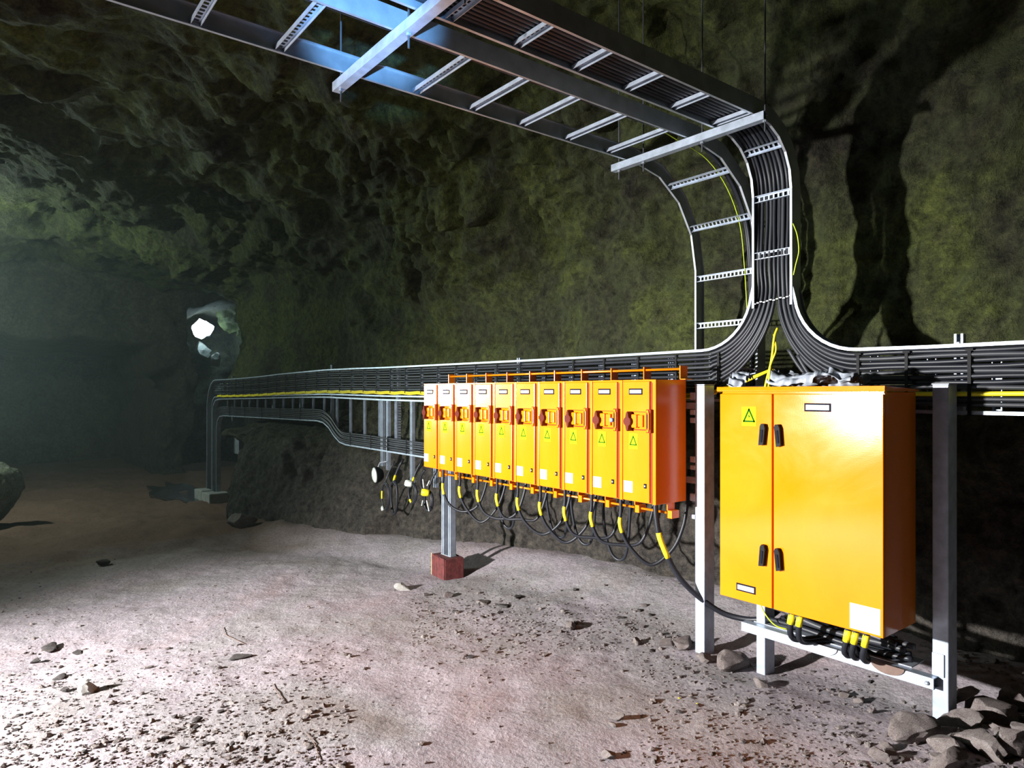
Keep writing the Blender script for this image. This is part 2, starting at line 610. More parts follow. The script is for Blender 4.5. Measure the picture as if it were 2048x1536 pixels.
def rock_disp(P):
    """displace along the local normal"""
    du = np.gradient(P, axis=0); dv = np.gradient(P, axis=1)
    N = np.cross(du, dv)
    N /= np.maximum(np.linalg.norm(N, axis=-1, keepdims=True), 1e-9)
    # orient inwards, towards the axis of the drift
    axis = np.stack([P[..., 0], np.full(P.shape[:2], -0.5), np.full(P.shape[:2], 2.0)], -1)
    s = np.sign(np.sum(N * (axis - P), -1, keepdims=True)); s[s == 0] = 1
    N = N * s
    h = P[..., 2]
    amp = 0.55 + 0.75 * sstep(2.6, 3.8, h)
    d = 0.16 * fbm(P * np.array([0.55, 0.7, 0.8]), 3, 21) * amp
    d = d + 0.075 * fbm(P * 1.9, 3, 51) * amp
    rid = 1 - np.abs(vnoise(P * np.array([2.2, 3.0, 3.4]), 61)) * 2
    d = d + 0.07 * rid * sstep(3.0, 3.9, h)
    # knobbly, cauliflower-like rock where the wall turns into the roof
    zone = sstep(2.75, 3.15, h) * (1 - sstep(4.35, 4.8, h)) * sstep(-9.5, -8.0, P[..., 0]) * (1 - sstep(-3.6, -2.6, P[..., 0]))
    zone = zone * sstep(-0.35, 0.15, fbm(P * 0.9, 2, 131) + 0.25)
    b1 = 1 - np.abs(vnoise(P * 2.6 + 3.1, 101)) * 2
    b2 = 1 - np.abs(vnoise(P * 5.6, 102)) * 2
    b3 = 1 - np.abs(vnoise(P * 11.5, 103)) * 2
    d = d - zone * (0.11 * b1 + 0.065 * b2 + 0.032 * b3)
    d = d + 0.036 * fbm(P * 6.5, 3, 81) + 0.016 * vnoise(P * 19, 91)
    # strata, long shallow shelves
    st = np.sin(P[..., 2] * 5.0 + 3.6 * vnoise(P * 0.7, 5) + P[..., 0] * 0.45)
    d = d + (0.02 + 0.05 * sstep(1.7, 2.1, h)) * (st - 0.6 * np.abs(st)) * (1 - sstep(-6.5, -4.5, P[..., 0]))
    return P + N * d[..., None]


def build_shell():
    xs = np.concatenate([np.arange(-21.5, -11.6, 0.09), np.arange(-11.6, -10.9, 0.03), np.arange(-10.9, -0.9, 0.036), np.arange(-0.9, 5.3, 0.25)])
    cut1 = 5.6 / 14.0; cut2 = 10.6 / 14.0
    parts = [('wall_right', np.linspace(0, cut1, 150), M['rock'], 'rough olive brown rock wall behind the cable trays'),
             ('ceiling', np.linspace(cut1, cut2, 190), M['rock'], 'dark lumpy rock roof of the chamber'),
             ('wall_left', np.linspace(cut2, 1, 50), M['rock_dark'], 'rough rock wall on the side of the lamps')]
    big = np.concatenate([p[1] for p in parts])
    P = shell_points(xs, big)
    # displace the whole shell at once so the seams agree (drop doubled seam rows while taking normals)
    keep = [0] + [i for i in range(1, len(big)) if big[i] != big[i - 1]]
    D = rock_disp(P[:, keep])
    inv = np.cumsum([1 if i in set(keep) else 0 for i in range(len(big))]) - 1
    D = D[:, inv]
    a = 0
    for name, fr, mat, lab in parts:
        o = link(name, grid_mesh(name, D[:, a:a + len(fr)], mat))
        tag(o, lab, kind='structure')
        a += len(fr)


def build_far_wall():
    # the end of the chamber: a dark low drift under a lintel, a pillar, and a narrow lit side drift
    y = np.arange(-7.5, 9.0, 0.06); z = np.arange(-1.0, 6.2, 0.06)
    Y, Z = np.meshgrid(y, z, indexing='ij')
    p = np.stack([np.zeros_like(Y), Y, Z], -1)
    wob = 0.35 * fbm(p * 0.9, 3, 71)
    X = np.full_like(Y, -19.6) + 0.25 * fbm(p * 0.8, 4, 72) + 0.09 * fbm(p * 3, 3, 73)
    dark = sstep(-5.0, -4.7, Y + wob) * (1 - sstep(3.55, 3.85, Y + wob)) * (1 - sstep(2.85, 3.1, Z + wob * 0.5))
    side = sstep(4.55, 4.75, Y + 0.5 * wob) * (1 - sstep(6.3, 6.8, Y)) * (1 - sstep(3.95, 4.15, Z + wob * 0.5))
    X = X - 6.0 * dark - 2.6 * side
    o = link('wall_back', grid_mesh('wall_back', np.stack([X, Y, Z], -1), M['rock_dark']))
    tag(o, 'far rock wall with a dark low drift opening and a pillar', kind='structure')


build_floor()
build_shell()
build_far_wall()


def dust_haze():
    m = bpy.data.materials.new('dust_haze'); m.use_nodes = True
    nt = m.node_tree; nt.nodes.clear()
    out = nt.nodes.new('ShaderNodeOutputMaterial')
    v = nt.nodes.new('ShaderNodeVolumeScatter')
    v.inputs['Color'].default_value = (0.80, 0.95, 0.95, 1)
    v.inputs['Density'].default_value = 0.0065
    v.inputs['Anisotropy'].default_value = 0.35
    nt.links.new(v.outputs[0], out.inputs['Volume'])
    o = MB().box(-21.0, -6.6, -6.6, 7.0, -0.6, 5.8).build('dust_haze', m)
    tag(o, 'dusty haze hanging in the far end of the chamber', 'haze', kind='stuff')
    return o


dust_haze()

# ------------------------------------------------------------------ cable ladders
TY = 4.05            # plane of the wall trays


def tray_y(x):
    return float(lerp_x(x, [(-16, 3.68), (-14, 3.72), (-11.5, 3.88), (-9, 4.03), (-7, 4.05), (3, 4.05)]))


def rung_mesh(length, name='rung', pitch=0.032):
    """slotted channel: plate in the local xy plane (x along the rung), flanges towards -z"""
    mb = MB()
    hw = 0.022; t = 0.003; fl = 0.022
    L = length / 2
    mb.box(-L, L, -hw, -hw + 0.010, -t, 0)
    mb.box(-L, L, hw - 0.010, hw, -t, 0)
    n = max(2, int(length / pitch))
    for k in range(n + 1):
        x = -L + (2 * L) * k / n
        mb.box(max(-L, x - 0.006), min(L, x + 0.006), -hw + 0.010, hw - 0.010, -t, 0)
    mb.box(-L, L, -hw, -hw + t, -fl, -t)
    mb.box(-L, L, hw - t, hw, -fl, -t)
    return mb.mesh(name, M['galv'])


def rail_profile(depth, lip=0.014, t=0.004, sgn=1):
    """C profile: web along a, thin along b, lips along +b*sgn"""
    d = depth / 2
    pts = [(-d, 0), (d, 0), (d, lip), (d - t, lip), (d - t, t), (-d + t, t), (-d + t, lip), (-d, lip)]
    return [(a, b * sgn) for a, b in pts]


def arc(c, r, a0, a1, n):
    return [(c[0] + r * math.cos(a), c[1] + r * math.sin(a)) for a in np.linspace(a0, a1, n)]


# path of the overhead ladders in (y, z): along the roof towards the wall, then bending down the wall
def drop_path(y_end, z_top, r, z_end, y_start=-2.2, nseg=5):
    pts = [(y_start, z_top), (y_end - r, z_top)]
    pts += arc((y_end - r, z_top - r), r, math.pi / 2, 0, nseg)[1:]
    pts.append((y_end, z_end))
    return pts


def offset_path(path, d):
    """offset a polyline in its plane (positive: to the left of travel)"""
    P = np.array(path, float)
    out = []
    for k in range(len(P)):
        t = np.zeros(2)
        if k > 0: t += (P[k] - P[k - 1]) / np.linalg.norm(P[k] - P[k - 1])
        if k < len(P) - 1: t += (P[k + 1] - P[k]) / np.linalg.norm(P[k + 1] - P[k])
        t /= np.linalg.norm(t)
        out.append(P[k] + d * np.array([-t[1], t[0]]))
    return out


def along(path, s):
    P = np.array(path, float)
    seg = np.linalg.norm(np.diff(P, axis=0), axis=1)
    c = np.concatenate([[0], np.cumsum(seg)])
    s = min(max(s, 0), c[-1] - 1e-6)
    k = int(np.searchsorted(c, s, side='right') - 1)
    t = (P[k + 1] - P[k]) / seg[k]
    return P[k] + t * (s - c[k]), t


def overhead_ladder(x0, x1, path, rung_s, label, web=0.10):
    root = empty('cable_ladder', (0, 0, 0))
    tag(root, label, 'cable ladder', 'overhead cable ladders')
    P3a = [(x0, p[0], p[1]) for p in path]
    P3b = [(x1, p[0], p[1]) for p in path]
    MB().sweep(P3a, rail_profile(web, 0.016, 0.004, 1), (1, 0, 0)).build('rail', M['rail'], root)
    MB().sweep(P3b, rail_profile(web, 0.016, 0.004, -1), (1, 0, 0)).build('rail', M['rail'], root)
    me = rung_mesh(x1 - x0 - 0.012)
    for s in rung_s:
        p, t = along(path, s)
        n = np.array([-t[1], t[0]])                   # up / towards the wall side
        q = p - n * (web / 2 - 0.028)
        o = link('rung', me, root)
        X = Vector((1, 0, 0)); Y = Vector((0, t[0], t[1])); Z = Vector((0, n[0], n[1]))
        o.matrix_world = Matrix(((X.x, Y.x, Z.x, (x0 + x1) / 2), (X.y, Y.y, Z.y, q[0]), (X.z, Y.z, Z.z, q[1]), (0, 0, 0, 1)))
    return root


Y0 = -2.2
ZL = 3.43
RX0, RX1 = -2.545, -2.265          # right (narrow, full) ladder
LX0, LX1 = -3.275, -2.735          # left (wide, nearly empty) ladder
path_R = drop_path(4.05, ZL, 0.40, 2.30, Y0, 6)
path_L = drop_path(4.42, ZL, 0.74, 1.80, Y0, 5)
# rungs given by their place along the path
rs = [2.02 - Y0 - 0.378 * k for k in range(0, 10)][::-1] + [2.40 - Y0, 2.78 - Y0, 3.17 - Y0, 3.565 - Y0]
sR = 4.05 - 0.40 - Y0
arcR = 0.40 * math.pi / 2
rs += [sR + arcR * 0.50, sR + arcR + 0.02, sR + arcR + 0.39]
overhead_ladder(RX0, RX1, path_R, [s for s in rs if s > 0.1], 'narrow steel cable ladder packed with black cables overhead, bending down the wall')
ls = [1.90 - Y0 - 0.375 * k for k in range(0, 11)][::-1] + [2.27 - Y0, 2.64 - Y0, 3.02 - Y0, 3.40 - Y0]
sL = 4.42 - 0.74 - Y0
arcL = 0.74 * math.pi / 2
ls += [sL + arcL * 0.36, sL + arcL * 0.70, sL + arcL + 0.06, sL + arcL + 0.42, sL + arcL + 0.78]
overhead_ladder(LX0, LX1, path_L, [s for s in ls if s > 0.1], 'wide steel cable ladder with open rungs overhead, bending down beside the packed one')


def crossbeam(y, x0, x1, z, label, rods, name='strut_beam'):
    root = empty(name, ((x0 + x1) / 2, y, z))
    tag(root, label, 'strut', 'hangers of the overhead ladders')
    L = (x1 - x0) / 2
    mb = MB()
    # channel with its closed side to the front
    mb.box(-L, L, -0.024, -0.020, -0.024, 0.024)
    mb.box(-L, L, -0.020, 0.024, 0.020, 0.024)
    mb.box(-L, L, -0.020, 0.024, -0.024, -0.020)
    mb.box(-L, L, 0.020, 0.024, -0.020, -0.010)
    mb.box(-L, L, 0.020, 0.024, 0.010, 0.020)
    mb.build('channel', M['galv'], root)
    cx = (x0 + x1) / 2
    for rx in rods:
        MB().bar((rx - cx, 0, -0.09), (rx - cx, 0, 2.6), 0.0050, 8).build('threaded_rod', M['dark_steel'], root)
        nm = MB()
        nm.lathe([(0.012, -0.036), (0.012, -0.025)], (rx - cx, 0, 0), (0, 0, 1), 6)
        nm.build('nut', M['galv_dull'], root)


crossbeam(3.60, -3.40, -2.20, 3.352, 'galvanised strut beam on threaded rods under the ladders nearest the rock wall', (-3.345, -3.12, -2.64, -2.205))
crossbeam(1.50, -3.40, -2.20, 3.352, 'galvanised strut beam under the ladders at the top edge, catching blue light', (-3.345, -2.64, -2.205))


# ---- wall trays (ladder plane upright, along x)
def wall_rail(root, pts, mat=None, depth=0.085, inward=-1):
    MB().sweep(pts, [(-0.003, -depth / 2), (0.003, -depth / 2), (0.003, depth / 2), (-0.003, depth / 2)] if inward == 0 else
               [(0.0, -depth / 2), (0.0, depth / 2), (inward * 0.018, depth / 2), (inward * 0.018, depth / 2 - 0.004), (inward * 0.005, depth / 2 - 0.004),
                (inward * 0.005, -depth / 2 + 0.004), (inward * 0.018, -depth / 2 + 0.004), (inward * 0.018, -depth / 2)], (0, 1, 0)).build('rail', mat or M['galv'], root)


def upright_rungs(root, xs, z0, z1, yoff=0.026):
    me = rung_mesh(z1 - z0 - 0.012)
    for x in xs:
        o = link('rung', me, root, (x, tray_y(x) + yoff, (z0 + z1) / 2))
        # local x -> z, local y -> x, local z -> y ... plate faces the room
        o.matrix_world = Matrix(((0, 1, 0, x), (0, 0, 1, tray_y(x) + yoff), (1, 0, 0, (z0 + z1) / 2), (0, 0, 0, 1)))


def strap(root, x, z0, z1, yf):
    """black tie over the cables: a thin band with returns to the tray"""
    mb = MB()
    mb.box(-0.009, 0.009, -0.004, 0.0, z0, z1)
    mb.box(-0.009, 0.009, 0.0, 0.05, z1 - 0.004, z1)
    mb.box(-0.009, 0.009, 0.0, 0.05, z0, z0 + 0.004)
    mb.build('cable_strap', M['black'], root, loc=(x, yf, 0))


UT, UB = 2.035, 1.705          # upper tray top and bottom
FARX = -14.0
# junction curves of the tee
TEE_L = [(-2.545, 2.36)] + arc((-2.545 - 0.40, 2.36 + 0.075), 0.40, 0, -math.pi / 2, 12) + [(-3.3, UT)]
TEE_R = [(-2.265, 2.36)] + arc((-2.265 + 0.40, 2.36 + 0.03), 0.40, math.pi, 1.5 * math.pi, 12) + [(-1.5, 1.985), (-0.5, 1.985)]
TEE_R = [(x, z) for x, z in TEE_R]

ut = empty('cable_tray', (-9, TY, UB))
tag(ut, 'long upper cable tray on the wall behind the row of orange boxes', 'cable tray', 'wall cable trays')
inv = Matrix.Translation((-9, TY, UB)).inverted()


def xz3(pts, dy=0.0):
    return [(x + 9, tray_y(x) - TY + dy, z - UB) for x, z in pts]


def far_bend(z, r, zend=-0.35):
    """corner at the far end where the tray turns down to the floor"""
    return [(FARX - (UT - 0.9), zend)] if False else None


def bend_down(z, r):
    cx = FARX + 0.0
    return arc((cx, z - r), r, math.pi / 2, math.pi, 7) + [(cx - r - 0.02, -0.25)]


top = [(x, z) for x, z in TEE_L]
xs_top = [-3.6, -4.6, -5.6, -6.6, -7.6, -8.4, -9.4, -10.2, -11.0, -11.8, -12.6, -13.4, FARX]
zt = [2.035, 2.035, 2.04, 2.045, 2.05, 2.06, 2.065, 2.05, 2.035, 2.01, 1.995, 1.985, 1.985]
top += list(zip(xs_top, zt)) + bend_down(1.985, 0.55)[1:]
wall_rail(ut, xz3(top), M['galv'], 0.085, 1)
bot = [(-2.2, UB), (-4.6, UB), (-7.6, 1.715), (-9.4, 1.735), (-10.2, 1.725), (-12, 1.70), (-13.4, 1.68), (FARX, 1.675)] + bend_down(1.675, 0.24)[1:]
wall_rail(ut, xz3(bot), M['galv'], 0.085, -1)
ux = list(np.arange(-13.7, -2.6, 0.36))
me_r = rung_mesh(0.31)
for x in ux:
    o = link('rung', me_r, ut)
    zc = (np.interp(x, xs_top[::-1], zt[::-1]) + UB) / 2
    o.matrix_local = Matrix(((0, 1, 0, x + 9), (0, 0, 1, tray_y(x) - TY + 0.036), (1, 0, 0, zc - UB), (0, 0, 0, 1)))
for x in np.arange(-13.6, -2.75, 0.36):
    zc = float(np.interp(x, xs_top[::-1], zt[::-1]))
    mb = MB()
    mb.box(-0.008, 0.008, -0.004, 0.0, -0.315, -0.012)
    mb.box(-0.008, 0.008, 0.0, 0.06, -0.016, -0.012)
    mb.box(-0.008, 0.008, 0.0, 0.06, -0.315, -0.311)
    mb.build('cable_strap', M['black'], ut, loc=(x + 9, tray_y(x) - TY - 0.052, zc - UB))

# right tray
rt = empty('cable_tray', (-1.2, TY, 1.65))
tag(rt, 'cable tray running right from the tee behind the tall cabinet', 'cable tray', 'wall cable trays')


def xzr(pts, dy=0.0):
    return [(x + 1.2, dy, z - 1.65) for x, z in pts]


wall_rail(rt, xzr(TEE_R), M['galv'], 0.085, -1)
wall_rail(rt, xzr([(-2.2, 1.655), (-0.5, 1.655)]), M['galv'], 0.085, 1)
for x in np.arange(-2.1, -0.55, 0.3):
    o = link('rung', rung_mesh(0.32), rt)
    o.matrix_local = Matrix(((0, 1, 0, x + 1.2), (0, 0, 1, 0.036), (1, 0, 0, 0.168), (0, 0, 0, 1)))
for x in (-1.86, -1.60, -1.30, -1.0):
    mb = MB()
    mb.box(-0.008, 0.008, -0.004, 0.0, -0.02, 0.315)
    mb.box(-0.008, 0.008, 0.0, 0.06, 0.311, 0.315)
    mb.box(-0.008, 0.008, 0.0, 0.06, -0.02, -0.016)
    mb.box(-0.018, 0.018, -0.006, 0.02, 0.316, 0.326)
    mb.build('cable_strap', M['black'], rt, loc=(x + 1.2, -0.052, 0))

# lower tray: narrow at the far end, wide after the step
lt = empty('cable_tray', (-9, TY, 1.0))
tag(lt, 'lower cable tray with open upright rungs, stepping down left of the orange boxes', 'cable tray', 'wall cable trays')


def xzl(pts):
    return [(x + 9, tray_y(x) - TY, z - 1.0) for x, z in pts]


LTOP = [(-3.2, 1.635), (-6, 1.64), (-7.8, 1.65), (-9.4, 1.675), (-10.2, 1.67), (-12, 1.64), (FARX + 0.2, 1.615)]
LBOT = [(-3.2, 1.02), (-6, 1.02), (-8.75, 1.045), (-8.95, 1.07), (-9.12, 1.15), (-9.28, 1.26), (-9.45, 1.325), (-9.65, 1.345), (-12, 1.33), (FARX + 0.45, 1.32)]
wall_rail(lt, xzl(LTOP + [(FARX + 0.0, 1.585), (FARX - 0.12, 1.50), (FARX - 0.17, 1.38), (FARX - 0.19, -0.25)]), M['galv'], 0.085, 1)
wall_rail(lt, xzl(LBOT + [(FARX + 0.22, 1.30), (FARX + 0.10, 1.20), (FARX + 0.06, 1.05), (FARX + 0.05, -0.25)]), M['galv'], 0.085, -1)


def zl(tab, x):
    t = sorted(tab)
    return float(np.interp(x, [p[0] for p in t], [p[1] for p in t]))


rung_cache = {}
for x in list(np.arange(-13.5, -9.4, 0.36)) + list(np.arange(-9.15, -3.3, 0.42)):
    a, b = zl(LBOT, x), zl(LTOP, x)
    L = round(b - a - 0.012, 2)
    if L not in rung_cache:
        rung_cache[L] = rung_mesh(L)
    o = link('rung', rung_cache[L], lt)
    o.matrix_local = Matrix(((0, 1, 0, x + 9), (0, 0, 1, tray_y(x) - TY + 0.036), (1, 0, 0, (a + b) / 2 - 1.0), (0, 0, 0, 1)))
for x in list(np.arange(-13.2, -9.8, 0.75)) + [-8.6, -8.0, -7.55, -7.1, -6.65, -6.2]:
    a = zl(LBOT, x)
    mb = MB()
    mb.box(-0.008, 0.008, -0.004, 0.0, -0.005, 0.175)
    mb.box(-0.008, 0.008, 0.0, 0.06, 0.171, 0.175)
    mb.build('cable_strap', M['black'], lt, loc=(x + 9, tray_y(x) - TY - 0.047, a - 1.0))

# ------------------------------------------------------------------ cables in the trays
def smooth(pts, n=6):
    P = np.asarray(pts, float)
    Q = np.vstack([2 * P[0] - P[1], P, 2 * P[-1] - P[-2]])
    out = []
    for i in range(1, len(Q) - 2):
        t = np.linspace(0, 1, n, endpoint=False)[:, None]
        a, b, c, d = Q[i - 1], Q[i], Q[i + 1], Q[i + 2]
        out.append(0.5 * ((2 * b) + (c - a) * t + (2 * a - 5 * b + 4 * c - d) * t ** 2 + (3 * b - a - 3 * c + d) * t ** 3))
    return np.vstack(out + [P[-1][None]])


def cable(name, pts, r, mat, label, cat='cable', group=None, n=8):
    me = MB().tube(pts, r, n).mesh(name, mat, True)
    return tag(link(name, me), label, cat, group)


CORD = ['first', 'second', 'third', 'fourth', 'fifth', 'sixth', 'seventh', 'eighth', 'ninth', 'tenth', 'eleventh', 'twelfth', 'thirteenth', 'fourteenth', 'fifteenth', 'sixteenth', 'seventeenth']
NL, NR = 9, 8
NT = NL + NR
CR = 0.0118
x_of = np.linspace(RX0 + 0.022, RX1 - 0.022, NT)
path_C = offset_path(path_R, 0.006)
for k in range(NT):
    xk = x_of[k]
    jit = rng.uniform(-1, 1, 6) * 0.006
    dlay = 0.021 * (k % 2)
    pts = []
    pp = offset_path(path_R, -0.008 + dlay)
    for i, (yy, zz) in enumerate(pp[:-1]):
        pts.append((xk + jit[i % 6] * 0.5, yy, zz))
    yv = pp[-1][0]
    pts = [pts[0]] + [(xk, yy, pts[0][2]) for yy in (-1, 0.5, 2.0, 3.2)] + pts[1:]
    pts += [(xk + jit[0], yv, 2.85), (xk + jit[1], yv - 0.01, 2.58)]
    if k < NL:           # turn left: outermost is the leftmost
        cx = TEE_L[0][0] - 0.40; cz = 2.435
        r = 0.40 + (xk - RX0)
        r2 = 0.42 + 0.030 * k          # fan out
        yb = tray_y(-3) - 0.028 - 0.012 * (k % 2)
        for a in np.linspace(0, -math.pi / 2, 9):
            f = -a / (math.pi / 2)
            rr = r * (1 - f) + r2 * f
            pts.append((cx + (r * (1 - f) + (r + 0.004 * k) * f) * math.cos(a), yv + (yb - yv) * f - 0.02 * f * (1 - f), cz + rr * math.sin(a)))
        ze = cz - r2
        far_r = 0.53 - 0.033 * k
        for x in xs_top[:-1]:
            zrel = float(np.interp(x, xs_top[::-1], zt[::-1])) - UT
            pts.append((x, tray_y(x) - 0.028 - 0.012 * (k % 2) + 0.002 * math.sin(x * 5 + k), ze + zrel + 0.003 * math.sin(x * 7 + 2 * k)))
        zf = ze - 0.05
        for a in np.linspace(math.pi / 2, math.pi, 6):
            pts.append((FARX + far_r * math.cos(a), tray_y(FARX) - 0.03, zf - far_r + far_r * math.sin(a)))
        pts.append((FARX - far_r - 0.01, tray_y(FARX) - 0.03, 0.7))
        pts.append((FARX - far_r - 0.02, tray_y(FARX) - 0.03, -0.3))
        lab = f'{CORD[k]} black cable from the left on the packed ladder, turning left at the tee'
        grp = 'cables turning left at the tee'
    else:
        q = NT - 1 - k
        cx = TEE_R[0][0] + 0.40; cz = 2.39
        r = 0.40 + (RX1 - xk)
        r2 = 0.420 + 0.0275 * q
        yb = TY - 0.028 - 0.012 * (k % 2)
        for a in np.linspace(math.pi, 1.5 * math.pi, 9):
            f = (a - math.pi) / (math.pi / 2)
            rr = r * (1 - f) + r2 * f
            pts.append((cx + r * math.cos(a), yv + (yb - yv) * f - 0.02 * f * (1 - f), cz + rr * math.sin(a)))
        ze = cz - r2
        for x in (-1.7, -1.45, -1.2, -0.95, -0.6):
            pts.append((x, yb + 0.002 * math.sin(x * 9 + k), ze + 0.004 * math.sin(x * 7 + 2 * k)))
        lab = f'{CORD[k]} black cable from the left on the packed ladder, turning right at the tee'
        grp = 'cables turning right at the tee'
    cable('power_cable', smooth(pts, 4), CR if k < NL else 0.0132, M['cable'] if k % 3 else M['cable_grey'], lab, 'cable', grp)

# cables that lie lower in the upper tray
for j in range(2):
    z = 1.772 - 0.022 * j
    pts = [(-2.35 + 0.1 * j, TY - 0.03, z + 0.02)] + [(x, tray_y(x) - 0.03, z + float(np.interp(x, xs_top[::-1], zt[::-1])) - UT + 0.003 * math.sin(6 * x + j)) for x in [-2.8] + xs_top[:-1]]
    far_r = 0.30 - 0.03 * j
    zf = pts[-1][2]
    for a in np.linspace(math.pi / 2, math.pi, 6):
        pts.append((FARX + far_r * math.cos(a), tray_y(FARX) - 0.03, zf - far_r + far_r * math.sin(a)))
    pts.append((FARX - far_r - 0.01, tray_y(FARX) - 0.03, -0.3))
    cable('power_cable', smooth(pts, 4), 0.011, M['cable'], f'black cable in the upper tray, {["second", "first"][j]} above the yellow pair', 'cable', 'cables low in the upper tray')
for j in range(2):
    z = 1.742 - 0.020 * j
    pts = [(-2.40, TY - 0.04, 1.9)] + [(x, tray_y(x) - 0.046 - 0.004 * j, z + float(np.interp(x, xs_top[::-1], zt[::-1])) - UT) for x in [-2.9, -3.3]]
    xs = np.arange(-3.6, -13.9, -0.18)
    for i, x in enumerate(xs):
        pts.append((x, tray_y(x) - 0.046 - 0.004 * j, z + float(np.interp(x, xs_top[::-1], zt[::-1])) - UT + 0.005 * math.cos(math.pi * i)))
    cable('yellow_cable', smooth(pts, 2), 0.010, M['yellow'], f'{["upper", "lower"][j]} of the two yellow cables along the bottom of the upper tray', 'cable', 'yellow cables of the left tray')
pts = [(-2.375, TY - 0.03, 2.16), (-2.385, TY - 0.05, 2.10), (-2.40, TY - 0.06, 1.95), (-2.44, TY - 0.06, 1.80), (-2.46, TY - 0.05, 1.70)]
cable('yellow_cable', smooth(pts, 6), 0.0075, M['yellow'], 'short yellow cable dropping through the middle of the tee', 'cable')
pts = [(-2.40, TY - 0.03, 2.12), (-2.37, TY - 0.055, 2.02), (-2.405, TY - 0.06, 1.92), (-2.42, TY - 0.06, 1.78)]
cable('yellow_cable', smooth(pts, 6), 0.006, M['yellow'], 'thin yellow cable crossing the thicker one in the middle of the tee', 'cable')
for j in range(2):
    z = 1.718 - 0.027 * j
    pts = [(-2.30 + 0.06 * j, TY - 0.03, 2.02 - 0.04 * j), (-2.22 + 0.05 * j, TY - 0.03, 1.90 - 0.03 * j), (-2.08 + 0.03 * j, TY - 0.03, z + 0.02), (-1.9, TY - 0.03, z), (-1.5, TY - 0.03, z), (-1.0, TY - 0.03, z - 0.003), (-0.6, TY - 0.03, z)]
    cable('power_cable', smooth(pts, 6), 0.0125, M['cable_grey'], f'{["upper", "lower"][j]} of the two thick black cables below the yellow one, right tray', 'cable', 'thick cables low in the right tray')
pts = [(-2.0, TY - 0.04, 1.742), (-1.5, TY - 0.04, 1.742), (-1.0, TY - 0.04, 1.745), (-0.6, TY - 0.04, 1.745)]
cable('yellow_cable', smooth(pts, 4), 0.0125, M['yellow'], 'yellow cable in the right tray at the edge of the photo', 'cable')

# lower tray cables
for k in range(6):
    dz = 0.020 + 0.026 * k
    pts = []
    base = [(x, zl(LBOT, x)) for x in [-3.3, -5.0, -6.5, -7.5, -8.3, -8.75, -8.95, -9.12, -9.28, -9.45, -9.65, -10.4, -11.3, -12.2, -13.0, FARX + 0.45]]
    for x, z in offset_path(base, -dz):
        pts.append((x, tray_y(x) - 0.025 - 0.012 * (k % 2), z + 0.003 * math.sin(5 * x + k)))
    pts += [(FARX + 0.22 - 0.02 * k, tray_y(FARX) - 0.025, 1.28 + dz), (FARX + 0.08 - 0.025 * k, tray_y(FARX) - 0.025, 1.14 + dz), (FARX + 0.03 - 0.025 * k, tray_y(FARX) - 0.025, 0.9), (FARX + 0.02 - 0.025 * k, tray_y(FARX) - 0.025, -0.3)]
    cable('power_cable', smooth(pts, 4), 0.011, M['cable_grey'], f'{CORD[k]} dark cable from the bottom in the lower tray, following its step', 'cable', 'cables in the lower tray')

# left ladder cables: a few thick ones on the right-hand side
for k in range(4):
    pp = offset_path(path_L, -0.005 + 0.02 * (k % 2))
    xk = LX1 - 0.03 - 0.026 * k
    pts = [(xk, pp[0][0], pp[0][1])] + [(xk, yy, pp[0][1]) for yy in (-1, 0.5, 2.0, 3.2)] + [(xk, a, b) for a, b in pp[1:-1]] + [(xk + 0.01, pp[-1][0], 2.3), (xk + 0.015, pp[-1][0], 1.95), (xk + 0.02, pp[-1][0], 1.75)]
    cable('power_cable', smooth(pts, 4), 0.0125, M['cable'], f'{CORD[k]} thick dark cable from the right rail of the wide open ladder', 'cable', 'cables on the wide ladder')
pp = offset_path(path_L, -0.03)
pts = [(LX1 - 0.12, yy, pp[0][1] + 0.05) for yy in (-1, 0.5, 2.0, 3.2)] + [(LX1 - 0.12, a, b) for a, b in pp[1:-1]] + [(LX1 - 0.09, pp[-1][0] - 0.02, 2.45), (LX1 - 0.07, pp[-1][0] - 0.02, 2.1)]
cable('earth_wire', smooth(pts, 4), 0.0032, M['earth'], 'thin yellow green earth wire hanging down the wide open ladder', 'wire')
pts = [(-2.258, 4.0, 2.80), (-2.225, 3.99, 2.72), (-2.215, 3.99, 2.62), (-2.235, 3.99, 2.54), (-2.255, 4.0, 2.48)]
cable('earth_wire', smooth(pts, 5), 0.0035, M['earth'], 'short yellow green jumper wire on the right rail of the packed ladder', 'wire')
tw = empty('cable_tie_row', (-2.405, 4.0, 2.34))
tag(tw, 'row of pale ties across the cables just above the tee', 'cable tie')
for k in range(12):
    x = -0.125 + 0.25 * k / 11
    MB().box(x - 0.008, x + 0.008, -0.004, 0.002, -0.004 + 0.0035 * (k % 3), 0.003 + 0.0035 * (k % 3)).build('tie', M['white'], tw, loc=(0, 0.01, -0.012 + 0.002 * k))

# ------------------------------------------------------------------ strut posts behind the trays
def strut_post(x, y, z0, z1, label, name='strut_post', w=0.042, group=None):
    root = empty(name, (x, y, z0))
    tag(root, label, 'post', group or 'strut posts of the wall trays')
    h = z1 - z0; a = w / 2
    mb = MB()
    mb.box(-a, a, a - 0.003, a, 0, h)            # web at the back
    mb.box(-a, -a + 0.003, -a, a - 0.003, 0, h)
    mb.box(a - 0.003, a, -a, a - 0.003, 0, h)
    mb.box(-a + 0.003, -a + 0.011, -a, -a + 0.003, 0, h)
    mb.box(a - 0.011, a - 0.003, -a, -a + 0.003, 0, h)
    mb.build('channel', M['galv'], root)
    for zz in (0.06, h - 0.05):
        MB().lathe([(0.010, -0.006), (0.010, 0.004), (0.006, 0.008)], (0, -a, zz), (0, -1, 0), 6).build('bolt', M['galv_dull'], root)
    return root


